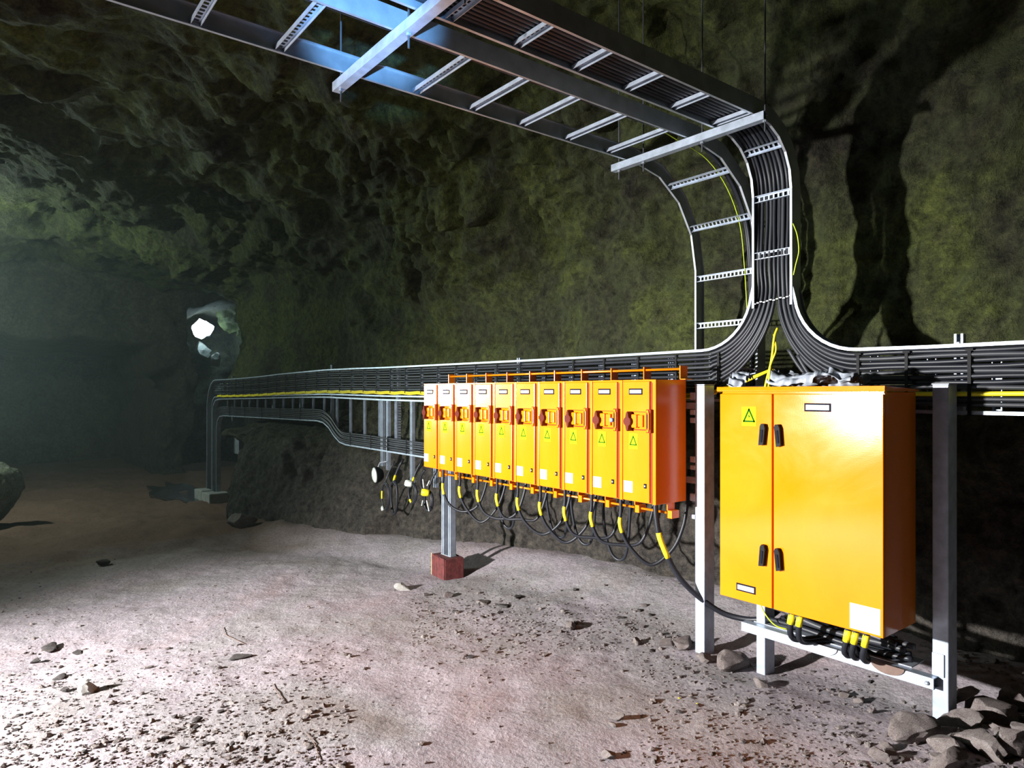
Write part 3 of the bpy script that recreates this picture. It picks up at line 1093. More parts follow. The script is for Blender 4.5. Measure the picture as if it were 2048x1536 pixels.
def post_px(u, v0, v1, y, label):
    a = at_y(u, v0, y); b = at_y(u, v1, y)
    strut_post(a[0], y, b[2], a[2], label)


PY = 4.125
post_px(466, 752, 842, PY - .1, 'strut post behind both trays nearest their far bend')
post_px(547, 790, 846, PY - .06, 'short strut post behind the lower tray, between the first and second tall ones')
post_px(602, 743, 843, PY - .04, 'strut post behind both trays, second from the far bend')
post_px(665, 730, 872, PY, 'tallest strut post, standing where the lower tray steps down')
post_px(797, 733, 906, PY, 'strut post behind both trays beside the first orange box')
post_px(1040, 716, 800, PY, 'strut post end sticking up above the tray over the sixth orange box')
post_px(1920, 668, 830, PY, 'strut post end sticking up above the right tray')
post_px(766, 800, 932, PY - .10, 'left of the twin struts hanging below the tray beside the round floodlight')
post_px(777, 800, 940, PY - .10, 'right of the twin struts hanging below the tray beside the round floodlight')
post_px(825, 800, 968, PY - .10, 'strut hanging below the tray beside the first orange box, carrying cable ends')
post_px(872, 900, 975, PY - .10, 'strut stub hanging under the first two orange boxes')


# ------------------------------------------------------------------ big steel posts and the tall cabinet
def square_post(name, x, y, w, d, z0, z1, label, bits=()):
    root = empty(name, (x, y, z0))
    tag(root, label, 'post')
    mb = MB(); mb.cbox(-w / 2, w / 2, 0, d, 0, z1 - z0, 0.004)
    mb.build('column', M['galv'], root)
    cap = MB(); cap.cbox(-w / 2 - 0.003, w / 2 + 0.003, -0.003, d + 0.003, z1 - z0, z1 - z0 + 0.006, 0.002); cap.build('cap', M['galv_dull'], root)
    for nm, b, m in bits:
        q = MB(); q.cbox(*b, 0.003); q.build(nm, m, root)
    return root


pz = 1.80
pl = at_y(1408, 1300, 3.84)
bits = []
for zz, hh in ((1.70, 0.05), (1.60, 0.035), (1.545, 0.035), (1.28, 0.04), (1.23, 0.03), (1.02, 0.05), (0.90, 0.03)):
    bits.append(('clamp', (-0.075, -0.035, -0.006, 0.03, zz - (-0.03), zz - (-0.03) + hh), M['galv']))
square_post('frame_post', pl[0] - 0.005, 3.80, 0.075, 0.11, -0.03, pz, 'heavy galvanised post between the orange boxes and the tall cabinet', bits)
square_post('frame_post', -2.385, 3.845, 0.060, 0.11, -0.06, 0.80, 'short galvanised leg under the left half of the tall cabinet')
square_post('frame_post', -1.375, 3.835, 0.075, 0.11, -0.02, 1.79, 'galvanised post behind the right edge of the tall cabinet',
            [('clamp', (-0.037, 0.02, -0.008, 0.0, 0.335, 0.45), M['galv'])])

# cross channel below the cabinet
cb = empty('cross_channel', (-1.93, 3.78, 0.285))
tag(cb, 'bright galvanised channel across the legs below the tall cabinet', 'beam')
mb = MB()
mb.cbox(-0.55, 0.545, 0.0, 0.006, -0.028, 0.028, 0.002)
mb.cbox(-0.55, 0.545, 0.006, 0.062, 0.022, 0.028, 0.002)
mb.cbox(-0.55, 0.545, 0.006, 0.062, -0.028, -0.022, 0.002)
mb.build('channel', M['galv'], cb)
MB().lathe([(0.011, 0), (0.011, 0.008), (0.006, 0.012)], (0.515, 0, 0), (0, -1, 0), 6).build('bolt', M['galv_dull'], cb)
mb = MB(); mb.cbox(-0.5, 0.42, 0.06, 0.22, 0.028, 0.034, 0.002); mb.build('cable_shelf', M['galv_dull'], cb)

# the tall cabinet
CX0, CX1, CY0, CY1, CZ0, CZ1 = -2.405, -1.485, 3.45, 3.825, 0.56, 1.752
cab = empty('control_cabinet', ((CX0 + CX1) / 2, CY0, CZ0))
tag(cab, 'tall orange two door electrical cabinet standing on galvanised legs', 'cabinet')
W = CX1 - CX0; H = CZ1 - CZ0; D = CY1 - CY0
mb = MB(); mb.cbox(-W / 2, W / 2, 0.022, D, 0, H, 0.004); mb.build('body', M['orange_cab'], cab)
mb = MB(); mb.prism([(-0.012, H + 0.004), (D + 0.004, H + 0.004), (D + 0.004, H + 0.014), (-0.012, H + 0.030), (-0.014, H + 0.012)], -W / 2 - 0.012, W / 2 + 0.012, 'x')
mb.build('rain_lid', M['orange_cab'], cab)
mb = MB(); mb.cbox(-W / 2 + 0.02, W / 2 + 0.005, -0.002, 0.03, H - 0.008, H + 0.004, 0.002); mb.build('drip_edge', M['orange_cab'], cab)
split = -W / 2 + 0.338
doors = []
for nm, a, b in (('door', -W / 2, split - 0.005), ('door', split + 0.005, W / 2)):
    mb = MB(); mb.cbox(a, b, 0, 0.021, 0.0, H - 0.010, 0.004)
    doors.append(mb.build(nm, M['orange_cab'], cab))
doors[0]['label'] = 'narrow left door'
doors[1]['label'] = 'wide right door'
mb = MB(); mb.box(split - 0.005, split + 0.005, 0.016, 0.022, 0, H - 0.012); mb.build('door_gap', M['orange_groove'], cab)


def lever(parent, x, z, lean):
    mb = MB()
    poly = [(-0.014, 0.0), (0.014, 0.006), (0.016, 0.10), (0.008, 0.122), (-0.008, 0.122), (-0.015, 0.108)]
    c, s = math.cos(lean), math.sin(lean)
    poly = [(x + a * c - b * s, z + a * s + b * c) for a, b in poly]
    mb.prism(poly, -0.026, 0.0, 'y')
    o = mb.build('handle', M['black'], parent)
    inner = MB(); p2 = [(x + (a * 0.5) * c - (0.02 + b * 0.7) * s, z + (a * 0.5) * s + (0.02 + b * 0.7) * c) for a, b in [(-0.014, 0.0), (0.014, 0.0), (0.014, 0.1), (-0.014, 0.1)]]
    inner.prism(p2, -0.030, -0.026, 'y'); inner.build('handle_grip', M['frame_black'], parent)


lever(doors[0], split - 0.058, 0.895, -0.09)
lever(doors[1], split + 0.048, 0.895, 0.10)
lever(doors[0], split - 0.058, 0.225, -0.09)
lever(doors[1], split + 0.048, 0.220, 0.10)


def framed_label(parent, x, z, w_, h_, ch=0.009, y=0.0):
    mb = MB(); mb.cbox(x - w_ / 2 - ch, x + w_ / 2 + ch, y - 0.003, y, z - h_ / 2 - ch, z + h_ / 2 + ch, 0.001)
    o = mb.build('name_plate_frame', M['frame_black'], parent)
    mb = MB(); mb.box(x - w_ / 2, x + w_ / 2, y - 0.0045, y - 0.003, z - h_ / 2, z + h_ / 2); mb.build('name_plate', M['white'], o if parent.parent is None else parent)


def warning(parent, x, z, w_, h_, tri, bolt=True, y=0.0):
    mb = MB(); mb.box(x - w_ / 2, x + w_ / 2, y - 0.0015, y, z - h_ / 2, z + h_ / 2)
    mb.build('warning_sticker', M['sticker'], parent)
    # triangle outline of three bars
    a = tri / 2; hgt = tri * 1.02; t = tri * 0.065
    A = np.array([x - a, z - hgt * 0.42]); B = np.array([x + a, z - hgt * 0.42]); C = np.array([x, z + hgt * 0.58])
    mb = MB()
    for p, q in ((A, B), (B, C), (C, A)):
        d = (q - p) / np.linalg.norm(q - p); n = np.array([-d[1], d[0]]) * t
        poly = [tuple(p - d * t - n), tuple(q + d * t - n), tuple(q + d * t + n), tuple(p - d * t + n)]
        mb.prism(poly, y - 0.0026, y - 0.0015, 'y')
    if bolt:
        s = tri * 0.20
        poly = [(x + 0.3 * s, z + 1.0 * s), (x - 0.55 * s, z - 0.05 * s), (x + 0.02 * s, z - 0.05 * s), (x - 0.25 * s, z - 1.0 * s), (x + 0.6 * s, z + 0.22 * s), (x + 0.05 * s, z + 0.22 * s)]
        mb.prism(poly, y - 0.0026, y - 0.0015, 'y')
    mb.build('warning_triangle', M['green_print'], parent)


warning(doors[0], split - 0.145, 1.055, 0.090, 0.108, 0.066)
framed_label(doors[1], split + 0.255, 1.112, 0.125, 0.026)
framed_label(doors[0], split - 0.165, 0.075, 0.105, 0.026)
mb = MB(); mb.box(0.30, 0.447, -0.0016, 0, 0.012, 0.138); mb.build('white_notice', M['white'], doors[1])

# cables dropping out of the cabinet onto the channel
for i, (x, lx) in enumerate(((-2.05, 'left'), (-2.00, 'right'))):
    pts = [(x, 3.62, CZ0 + 0.02), (x - 0.005, 3.62, 0.48), (x - 0.02, 3.64, 0.38), (x - 0.02, 3.72, 0.33), (x + 0.05, 3.86, 0.33), (x + 0.2, 3.92, 0.335)]
    c = cable('supply_cable', smooth(pts, 6), 0.017, M['cable'], f'{lx} of the two black cables under the left door of the tall cabinet', 'cable', 'cables below the tall cabinet')
    MB().tube([(x, 3.62, 0.505), (x - 0.006, 3.62, 0.475), (x - 0.011, 3.62, 0.445)], 0.0185, 10).build('yellow_sleeve', M['yellow'], c, True)
for i, (x, lx) in enumerate(((-1.735, 'leftmost'), (-1.695, 'middle'), (-1.64, 'rightmost'))):
    pts = [(x, 3.62, CZ0 + 0.02), (x - 0.005, 3.62, 0.47), (x - 0.03, 3.64, 0.37), (x - 0.04, 3.72, 0.33), (x - 0.14, 3.86, 0.335), (x - 0.3, 3.90, 0.335)]
    c = cable('supply_cable', smooth(pts, 6), 0.016, M['cable'], f'{lx} of the three black cables under the right door of the tall cabinet', 'cable', 'cables below the tall cabinet')
    MB().tube([(x, 3.62, 0.50), (x - 0.006, 3.62, 0.47), (x - 0.013, 3.622, 0.435)], 0.0175, 10).build('yellow_sleeve', M['yellow'], c, True)
for i in range(9):
    lay = i % 3; row = i // 3
    xs = np.linspace(-2.36 + 0.03 * (i % 4), -1.52 - 0.035 * (i % 5), 9)
    pts = [(x, 3.86 + 0.036 * row + 0.010 * math.sin(7 * x + i), 0.345 + 0.036 * lay + 0.010 * math.sin(8 * x + 2.1 * i) + 0.05 * lay * float(sstep(-1.8, -2.3, x))) for x in xs]
    cable('loose_cable', smooth(pts, 5), 0.017, M['cable_grey'] if i % 2 else M['cable'], f'{["lowest", "middle", "top"][lay]} loose cable in the {["front", "middle", "back"][row]} layer heaped on the channel below the tall cabinet', 'cable', 'cables below the tall cabinet')
pts = [(-2.37, 3.80, 0.60), (-2.36, 3.79, 0.48), (-2.32, 3.79, 0.40), (-2.26, 3.80, 0.345), (-2.2, 3.83, 0.33)]
cable('earth_wire', smooth(pts, 6), 0.004, M['earth'], 'thin earth wire curling down beside the short cabinet leg', 'wire')
# half-round cover plates that hang over the channel
for x, lab, m_ in ((-1.955, 'pale half round cover plate hanging over the cabinet channel, left one', M['galv_dull']), (-1.605, 'brown half round cover plate hanging over the cabinet channel, right one', M['wire'])):
    mb = MB()
    poly = [(0.085 * math.cos(t), 0.05 * math.sin(t)) for t in np.linspace(math.pi, 2 * math.pi, 14)]
    mb.prism(poly, 0, 0.004, 'y')
    tag(mb.build('cover_plate', m_, None, loc=(x, 3.772, 0.318)), lab, 'plate')
# plastic sheet on the lid
def crumpled_sheet(name, x0, x1, y0, y1, z, amp, seed, label, hump=0.0):
    n, m_ = 70, 26
    X, Y = np.meshgrid(np.linspace(x0, x1, n), np.linspace(y0, y1, m_), indexing='ij')
    p = np.stack([X * 9, Y * 26, np.zeros_like(X)], -1)
    Z = z + amp * (0.5 + 0.5 * fbm(p, 3, seed)) + hump * np.exp(-((X - x0) / 0.05) ** 2) + 0.25 * amp * np.sin(Y * 150 + 4 * vnoise(p * 0.3, seed + 3))
    ed = 0.02 * vnoise(np.stack([X * 30, Y * 0, np.zeros_like(X)], -1), seed + 5)
    Y = Y + ed
    me = grid_mesh(name, np.stack([X, Y, np.maximum(Z, z + 0.002)], -1), M['plastic'])
    o = link(name, me)
    sm = o.modifiers.new('thickness', 'SOLIDIFY'); sm.thickness = 0.002
    return tag(o, label, 'plastic sheet')


crumpled_sheet('plastic_sheet', -2.12, -1.66, 3.47, 3.72, CZ1 + 0.018, 0.085, 3, 'crumpled pale plastic sheeting lying on the lid of the tall cabinet', 0.03)
crumpled_sheet('plastic_sheet', -2.36, -2.27, 3.47, 3.60, CZ1 + 0.018, 0.075, 14, 'small white plastic scrap on the left corner of the cabinet lid', 0.02)

# ------------------------------------------------------------------ the row of ten orange boxes
BX0, BX1, BY0, BY1, BZ0, BZ1 = -5.82, -2.905, 3.48, 3.79, 1.017, 1.835
BW = (BX1 - BX0) / 10
ORD = ['first', 'second', 'third', 'fourth', 'fifth', 'sixth', 'seventh', 'eighth', 'ninth', 'tenth']


def make_box():
    root = empty('switch_box', (0, 0, 0))
    w_ = BW - 0.004; h = BZ1 - BZ0; d = BY1 - BY0
    mb = MB(); mb.cbox(0, w_, 0.012, d, 0, h, 0.003); mb.build('body', M['orange'], root)
    mb = MB(); mb.cbox(0.004, w_ - 0.052, -0.006, 0.012, 0.006, h - 0.012, 0.004)
    door = mb.build('door', M['orange'], root)
    mb = MB(); mb.box(w_ - 0.050, w_ - 0.028, 0.004, 0.0125, 0.004, h - 0.02); mb.build('hinge_groove', M['orange_groove'], root)
    mb = MB(); mb.cbox(w_ - 0.027, w_, -0.004, 0.013, 0.0, h, 0.003); mb.build('front_flange', M['orange'], root)
    mb = MB(); mb.cbox(0, w_, -0.003, 0.014, h - 0.011, h, 0.002); mb.build('top_lip', M['orange'], root)
    y = -0.006
    cx = (w_ - 0.048) / 2
    mb = MB(); mb.cbox(cx - 0.059, cx + 0.059, y - 0.003, y, h - 0.100, h - 0.058, 0.001); mb.build('name_plate_frame', M['frame_black'], door)
    mb = MB(); mb.box(cx - 0.050, cx + 0.050, y - 0.0045, y - 0.003, h - 0.090, h - 0.068); mb.build('name_plate', M['white'], door)
    # switch: shallow tray with sills, lobed handle, square barrel, tall latch at the edge
    zc = h * 0.665
    sw = MB(); sw.cbox(0.045, w_ - 0.055, y - 0.006, y, zc - 0.062, zc - 0.055, 0.001); sw.build('switch_sill', M['orange_groove'], root)
    sw = MB(); sw.cbox(0.045, w_ - 0.055, y - 0.004, y, zc + 0.058, zc + 0.062, 0.001); sw.build('switch_sill', M['orange_groove'], root)
    lob = []
    for t in np.linspace(0, 2 * math.pi, 28, endpoint=False):
        r = 0.034 + 0.008 * math.cos(4 * t)
        lob.append((0.086 + r * 0.75 * math.cos(t), zc - 0.004 + r * 1.55 * math.sin(t)))
    mb = MB(); mb.prism(lob, y - 0.052, y, 'y'); mb.build('switch_handle', M['handle_red'], root)
    mb = MB(); mb.cbox(0.104, 0.148, y - 0.030, y, zc - 0.046, zc + 0.044, 0.005); mb.cbox(0.148, 0.190, y - 0.016, y, zc - 0.040, zc + 0.040, 0.004)
    mb.build('switch_barrel', M['orange'], root)
    mb = MB(); mb.cbox(w_ - 0.062, w_ - 0.022, y - 0.022, y, zc - 0.076, zc + 0.078, 0.003)
    la = mb.build('latch', M['orange_groove'], root)
    mb = MB(); mb.box(w_ - 0.054, w_ - 0.040, y - 0.0235, y - 0.022, zc - 0.045, zc + 0.045); mb.build('latch_slot', M['frame_black'], la)
    mb = MB(); mb.cbox(w_ - 0.038, w_ - 0.028, y - 0.034, y - 0.022, zc - 0.055, zc + 0.058, 0.003)
    for zz in (-0.062, 0.064):
        mb.lathe([(0.010, 0), (0.010, 0.006)], (w_ - 0.045, y - 0.022, zc + zz), (0, -1, 0), 8)
    mb.build('latch_bar', M['orange'], la)
    warning(root, 0.098, h * 0.497, 0.074, 0.104, 0.056, False, y)
    mb = MB(); mb.cbox(0.012, 0.092, y - 0.0018, y, 0.060, 0.136, 0.0006); pl = mb.build('info_label', M['blue_white'], root)
    mb = MB()
    for k in range(4): mb.box(0.022, 0.080 - 0.012 * (k % 2), y - 0.0024, y - 0.0018, 0.073 + 0.013 * k, 0.077 + 0.013 * k)
    mb.build('label_print', M['blue_print'], pl)
    mb = MB(); mb.cbox(0.190, 0.214, y - 0.004, y, 0.100, 0.132, 0.002); lk = mb.build('lock', M['frame_black'], root)
    mb = MB(); mb.lathe([(0.006, 0), (0.006, 0.003)], (0.202, y - 0.004, 0.116), (0, -1, 0), 10); mb.build('lock_core', M['galv'], lk)
    return root


def copy_tree(o, parent=None):
    c = o.copy(); COL.objects.link(c); c.parent = parent
    for ch in list(o.children):
        copy_tree(ch, c)
    return c


proto = make_box()
EXTRA = {8: ', with a blue grey knob'}
for i in range(10):
    b = proto if i == 9 else copy_tree(proto)
    b.location = (BX0 + i * BW, BY0, BZ0)
    tag(b, f'{ORD[i]} orange switch box from the left in its row{EXTRA.get(i, "")}', 'switch box', 'row of ten orange switch boxes')
    tilt = rng.uniform(-1, 1) * 0.004
    for ch in b.children:
        if ch.name.split('.')[0] == 'door':
            ch.rotation_euler = (rng.uniform(-1, 1) * 0.004, 0, tilt)
    if i == 8:
        mb = MB(); mb.lathe([(0.016, 0), (0.016, 0.012), (0.010, 0.018)], (BW - 0.075, -0.026, (BZ1 - BZ0) * 0.665), (0, -1, 0), 14)
        mb.build('knob', simple('blue_grey_knob', (0.20, 0.28, 0.45), 0.35), b, True)

# orange mounting rods on brackets above and below the row
for nm, z, y, x0, x1, lab in (('mounting_rod', BZ1 + 0.072, 3.70, BX0 + 0.13, BX1 + 0.03, 'orange rod on brackets running along the top of the switch boxes'),
                             ('mounting_rod', BZ0 - 0.075, 3.66, BX0 + 0.02, BX1 - 0.04, 'orange rod on brackets running along the underside of the switch boxes')):
    up = z > 1.5
    root = empty(nm, ((x0 + x1) / 2, y, z))
    tag(root, lab, 'rod', 'mounting rods of the switch boxes')
    L = (x1 - x0) / 2
    MB().bar((-L, 0, 0), (L, 0, 0), 0.0085, 8).build('rod', M['orange'], root, True)
    n = 10
    for k in range(n + (0 if up else 1)):
        xk = -L + (2 * L) * k / (n - 1 if up else n)
        mb = MB()
        if up:
            mb.cbox(xk - 0.004, xk + 0.004, -0.02, 0.055, -0.072, 0.022, 0.001)
            mb.cbox(xk - 0.004, xk + 0.045, -0.02, 0.055, -0.072, -0.066, 0.001)
        else:
            mb.cbox(xk - 0.004, xk + 0.004, -0.025, 0.05, -0.030, 0.075, 0.001)
            mb.cbox(xk - 0.004, xk + 0.040, -0.025, 0.05, -0.030, 0.022, 0.001)
        mb.build('bracket', M['orange'], root)

# steel frame behind the boxes
fr = empty('back_frame', ((BX0 + BX1) / 2, BY1, 1.4))
tag(fr, 'galvanised strut frame carrying the row of orange switch boxes', 'frame')
for z in (-0.24, 0.26):
    mb = MB(); mb.box(-1.50, 1.53, 0.003, 0.044, z - 0.021, z + 0.021); mb.build('strut', M['galv_dull'], fr)

# cables looping under the boxes
for i in range(10):
    xs = BX0 + (i + 0.55) * BW
    zb = BZ0
    sag = 0.60 + 0.05 * math.sin(2.3 * i + 0.4) - (0.03 if i > 5 else 0)
    drop = BZ0 - 0.42 - 0.06 * math.sin(1.7 * i)
    if i < 9:
        pts = [(xs, 3.60, zb + 0.03), (xs, 3.60, zb - 0.10), (xs - 0.005, 3.60, zb - 0.22), (xs + 0.05, 3.64, zb - 0.36), (xs + 0.17, 3.72, drop + 0.0),
               (xs + 0.29, 3.80, zb - 0.36), (xs + 0.345, 3.85, zb - 0.20), (xs + 0.36, 3.88, zb - 0.02), (xs + 0.36, 3.90, zb + 0.2)]
    else:
        pts = [(xs + 0.02, 3.60, zb + 0.03), (xs + 0.03, 3.60, zb - 0.12), (xs + 0.06, 3.62, zb - 0.28), (xs + 0.14, 3.70, zb - 0.50), (xs + 0.26, 3.82, zb - 0.66), (xs + 0.40, 3.92, zb - 0.74), (xs + 0.62, 3.98, zb - 0.70), (xs + 0.85, 3.98, zb - 0.45)]
    c = cable('loop_cable', smooth(pts, 7), 0.0125 if i < 9 else 0.018, M['cable'], f'black cable looping out under the {ORD[i]} orange switch box from the left', 'cable', 'cables looping under the switch boxes')
    sp = smooth(pts, 7)
    k0 = 10 if i < 9 else 11
    MB().tube(sp[k0:k0 + 7], 0.0138 if i < 9 else 0.0192, 10).build('yellow_sleeve', M['yellow'], c, True)
for i, (u, v, du, dv) in enumerate(((1000, 1030, 30, 60), (1100, 1040, 24, 55), (1215, 1075, 22, 55), (1150, 1050, 26, 62))):
    a = at_y(u, v - 60, 3.98)
    pts = [(a[0] - 0.02, 3.95, BZ0 + 0.1), (a[0] - 0.03, 3.97, a[2] - 0.12), (a[0] + 0.02, 4.0, a[2] - 0.36), (a[0] + 0.12, 4.02, a[2] - 0.40), (a[0] + 0.20, 4.0, a[2] - 0.25), (a[0] + 0.26, 3.98, BZ0 + 0.1)]
    cable('loop_cable', smooth(pts, 7), 0.012, M['cable'], f'narrow black cable loop behind the row, {["leftmost", "second", "rightmost", "third"][i]} of four under the switch boxes', 'cable', 'narrow loops behind the switch boxes')

# ------------------------------------------------------------------ left support post of the row, on a red timber block
bp = at_y(896, 1140, 3.74)
px_, py_ = bp[0], 3.74
zg = float(ground(px_, py_))
blk = empty('timber_block', (px_, py_, zg - 0.02), (0, 0, math.radians(-8)))
tag(blk, 'red stained timber block under the left post of the orange boxes', 'timber block')
BH = 0.225
mb = MB(); mb.cbox(-0.155, 0.155, -0.10, 0.10, 0, BH, 0.004); mb.build('core', M['red_wood'], blk)
for k in range(5):
    mb = MB(); mb.cbox(-0.152 + 0.061 * k, -0.152 + 0.061 * k + 0.058, -0.112, -0.099, 0.0, BH + 0.004 * math.sin(5 * k), 0.003); mb.build('board', M['red_wood'], blk)
mb = MB(); mb.cbox(-0.162, -0.152, -0.114, -0.10, 0.0, BH + 0.004, 0.002); mb.build('edge_strip', M['pale_wood'], blk)
po = empty('twin_post', (px_, py_, zg - 0.02 + BH))
tag(po, 'twin galvanised support post standing on the red timber block', 'post')
hh = BZ1 - 0.15 - (zg - 0.02 + BH)
for sx in (-0.062, 0.062):
    a = 0.021
    mb = MB()
    mb.box(sx - a, sx + a, a - 0.003 + 0.02, a + 0.02, 0, hh)
    mb.box(sx - a, sx - a + 0.004, -a, a + 0.02, 0, hh)
    mb.box(sx + a - 0.004, sx + a, -a, a + 0.02, 0, hh)
    mb.box(sx - a, sx - 0.006, -a - 0.003, -a, 0, hh)
    mb.box(sx + 0.006, sx + a, -a - 0.003, -a, 0, hh)
    mb.build('channel', M['galv'], po)
mb = MB(); mb.cbox(-0.09, 0.09, -0.03, 0.045, 0, 0.008, 0.002); mb.build('foot_plate', M['galv_dull'], po)

# ------------------------------------------------------------------ floodlight and cable ends hanging left of the boxes
fl = at_y(752, 950, 3.90)
fo = empty('round_floodlight', tuple(fl))
tag(fo, 'round pale floodlight hanging below the lower tray', 'floodlight')
ax = np.array([-0.22, -0.97, -0.08])
MB().lathe([(0.03, -0.09), (0.055, -0.085), (0.085, -0.05), (0.105, 0.0), (0.108, 0.012), (0.100, 0.014)], (0, 0, 0), ax, 24).build('housing', M['black'], fo, True)
MB().lathe([(0.099, 0.010), (0.09, 0.026), (0.06, 0.040), (0.02, 0.046)], (0, 0, 0), ax, 24).build('lens', M['lens'], fo, True)
MB().tube([(0.02, 0.02, 0.10), (0.03, 0.04, 0.15), (0.10, 0.10, 0.17)], 0.010, 8).build('bracket', M['galv_dull'], fo)
def coil(cx, cz, y, rx, rz, n, r, label, mat='cable', sleeves=()):
    t = np.linspace(0.0, 2 * math.pi * n, int(26 * n))
    pts = [(cx + rx * math.sin(a) * (1 - 0.06 * a / 6), y - 0.01 * a / 6, cz + rz * math.cos(a) * (1 - 0.05 * a / 6)) for a in t]
    pts = [(cx + 0.05, y + 0.09, cz + rz + 0.26), (cx - 0.02, y + 0.05, cz + rz + 0.12), (cx - 0.04, y + 0.02, cz + rz + 0.02)] + pts
    sp = smooth(pts, 2)
    c = cable('coiled_cable', sp, r, M[mat], label, 'cable', 'cable coils hanging below the lower tray')
    for f, ln in sleeves:
        k = int(f * len(sp))
        MB().tube(sp[k:k + ln], r + 0.002, 8).build('yellow_sleeve', M['yellow'], c, True)
    return c


a = at_y(772, 990, 3.90)
c1 = coil(a[0], a[2] - 0.02, 3.90, 0.095, 0.165, 1.55, 0.009, 'thin black cable coil hanging below the round floodlight', 'cable', ((0.50, 6),))
mb = MB(); mb.lathe([(0.016, -0.03), (0.020, 0.0), (0.016, 0.03)], (a[0] - 0.05, 3.88, a[2] - 0.165), (0.6, -0.3, -0.5), 12); mb.build('plug', M['lens'], c1, True)
a = at_y(789, 985, 3.98)
c1b = coil(a[0], a[2] - 0.06, 3.98, 0.075, 0.20, 1.1, 0.015, 'thick black cable loop hanging to the right of the floodlight coil', 'cable', ((0.06, 4),))
a = at_y(826, 985, 3.90)
c2 = coil(a[0], a[2] - 0.01, 3.90, 0.085, 0.115, 1.5, 0.011, 'black cable coil with a pale socket left of the first orange box', 'cable', ((0.04, 3), (0.42, 5)))
mb = MB(); mb.lathe([(0.022, -0.045), (0.038, -0.03), (0.038, 0.03), (0.026, 0.045)], (a[0] - 0.045, 3.87, a[2] + 0.10), (-0.5, -0.7, 0.2), 14); mb.build('socket', M['lens'], c2, True)
a = at_y(858, 995, 3.90)
c3 = coil(a[0], a[2] - 0.04, 3.90, 0.08, 0.11, 1.7, 0.012, 'black cable coil with a yellow socket under the first orange box')
mb = MB(); mb.lathe([(0.026, -0.045), (0.040, -0.03), (0.040, 0.03), (0.030, 0.045)], (a[0] + 0.01, 3.85, a[2] + 0.06), (-0.5, -0.7, 0.1), 14); mb.build('socket', M['yellow'], c3, True)
for da, db in (((-0.01, 0.11), (-0.03, 0.2)), ((-0.03, -0.03), (-0.055, -0.09)), ((0.05, -0.02), (0.10, -0.13)), ((0.06, 0.14), (0.11, 0.20))):
    mb = MB(); mb.tube([(a[0] + da[0], 3.84, a[2] + da[1]), (a[0] + db[0], 3.84, a[2] + db[1])], 0.006, 6); mb.build('wire_tail', M['lens'], c3)
pts = [(a[0] - 0.02, 3.86, a[2] + 0.30), (a[0] - 0.10, 3.86, a[2] + 0.22), (a[0] - 0.14, 3.88, a[2] + 0.12), (a[0] - 0.10, 3.90, a[2] + 0.02), (a[0] - 0.08, 3.90, a[2] - 0.06), (a[0] - 0.13, 3.92, a[2] - 0.12)]
cable('hanging_cable', smooth(pts, 6), 0.010, M['cable'], 'black cable bending from the first orange box towards the yellow socket', 'cable')

# ------------------------------------------------------------------ far end things
brightP = at_y(405, 658, 5.35)  # bright opening, rebuilt as an added glowing patch with a dark backing
LIT_KNOBS = []
lo = empty('bright_patch', tuple(brightP))
tag(lo, 'added white lamp far away in the lit side drift', 'glow')
MB().cbox(-0.05, 0.0, -0.24, 0.24, -0.24, 0.24, 0.03).build('housing', M['black'], lo)
mb = MB()
ring = [(0.27 * math.cos(t) * (1 + 0.16 * math.sin(2 * t + 1) + 0.08 * math.sin(5 * t)), 0.28 * math.sin(t) * (1 + 0.14 * math.cos(3 * t) + 0.07 * math.sin(7 * t))) for t in np.linspace(0, 2 * math.pi, 22, endpoint=False)]
mb.prism(ring, 0.0, 0.03, 'x'); mb.build('glow_face', M['lit'], lo)
ld = bpy.data.lights.new('added_spill_light', 'POINT'); ld.energy = 40; ld.color = (0.55, 0.88, 1.0); ld.shadow_soft_size = 0.2  # added light for the bluish spill around the bright patch
ll = bpy.data.objects.new('added_spill_light', ld); COL.objects.link(ll); ll.location = (brightP[0] + 0.35, brightP[1] + 0.1, brightP[2] - 0.1)

for i, (u, v, r, lab) in enumerate(((402, 700, 0.34, 'added pale knob for the blue lit patch right below the far lamp'), (432, 722, 0.26, 'added pale knob for the white lit patch lower right of the far lamp'),
                                    (392, 735, 0.30, 'added pale knob for the bluish lit patch lower left of the far lamp'), (436, 752, 0.22, 'small added pale knob for the lit patch just above the far tray bend'))):  # pale knobs added to show the lit patches below the bright one
    q = at_y(u, v, 5.35 + 0.25 * i)
    LIT_KNOBS.append((q, r, lab))
# pale block and box at the foot of the far bend
fb = at_floor(430, 938)
kb = empty('concrete_kerb', (FARX - 0.25, tray_y(FARX) - 0.05, float(ground(FARX, 3.8)) - 0.05))
tag(kb, 'low grey concrete kerb where the far cables reach the floor', 'kerb')
for k in range(4):
    mb = MB(); mb.cbox(-0.55 + 0.28 * k, -0.55 + 0.28 * k + 0.265, -0.18, 0.18, 0, 0.26 + 0.02 * (k % 2), 0.015); mb.build('kerb_stone', M['concrete'], kb)
jb = empty('junction_box', (FARX + 0.18, 4.02, 0.55))
tag(jb, 'small grey junction box behind the far cable bend', 'junction box')
mb = MB(); mb.cbox(-0.16, 0.16, 0, 0.14, 0, 0.34, 0.01); mb.build('body', M['galv_dull'], jb)
mb = MB(); mb.prism([(-0.17, 0.34), (0.17, 0.34), (0.0, 0.42)], -0.01, 0.15, 'y'); mb.build('lid', M['galv'], jb)
mb = MB(); mb.cbox(-0.03, 0.03, 0.04, 0.10, -1.1, 0.0, 0.004); mb.build('stand', M['galv_dull'], jb)

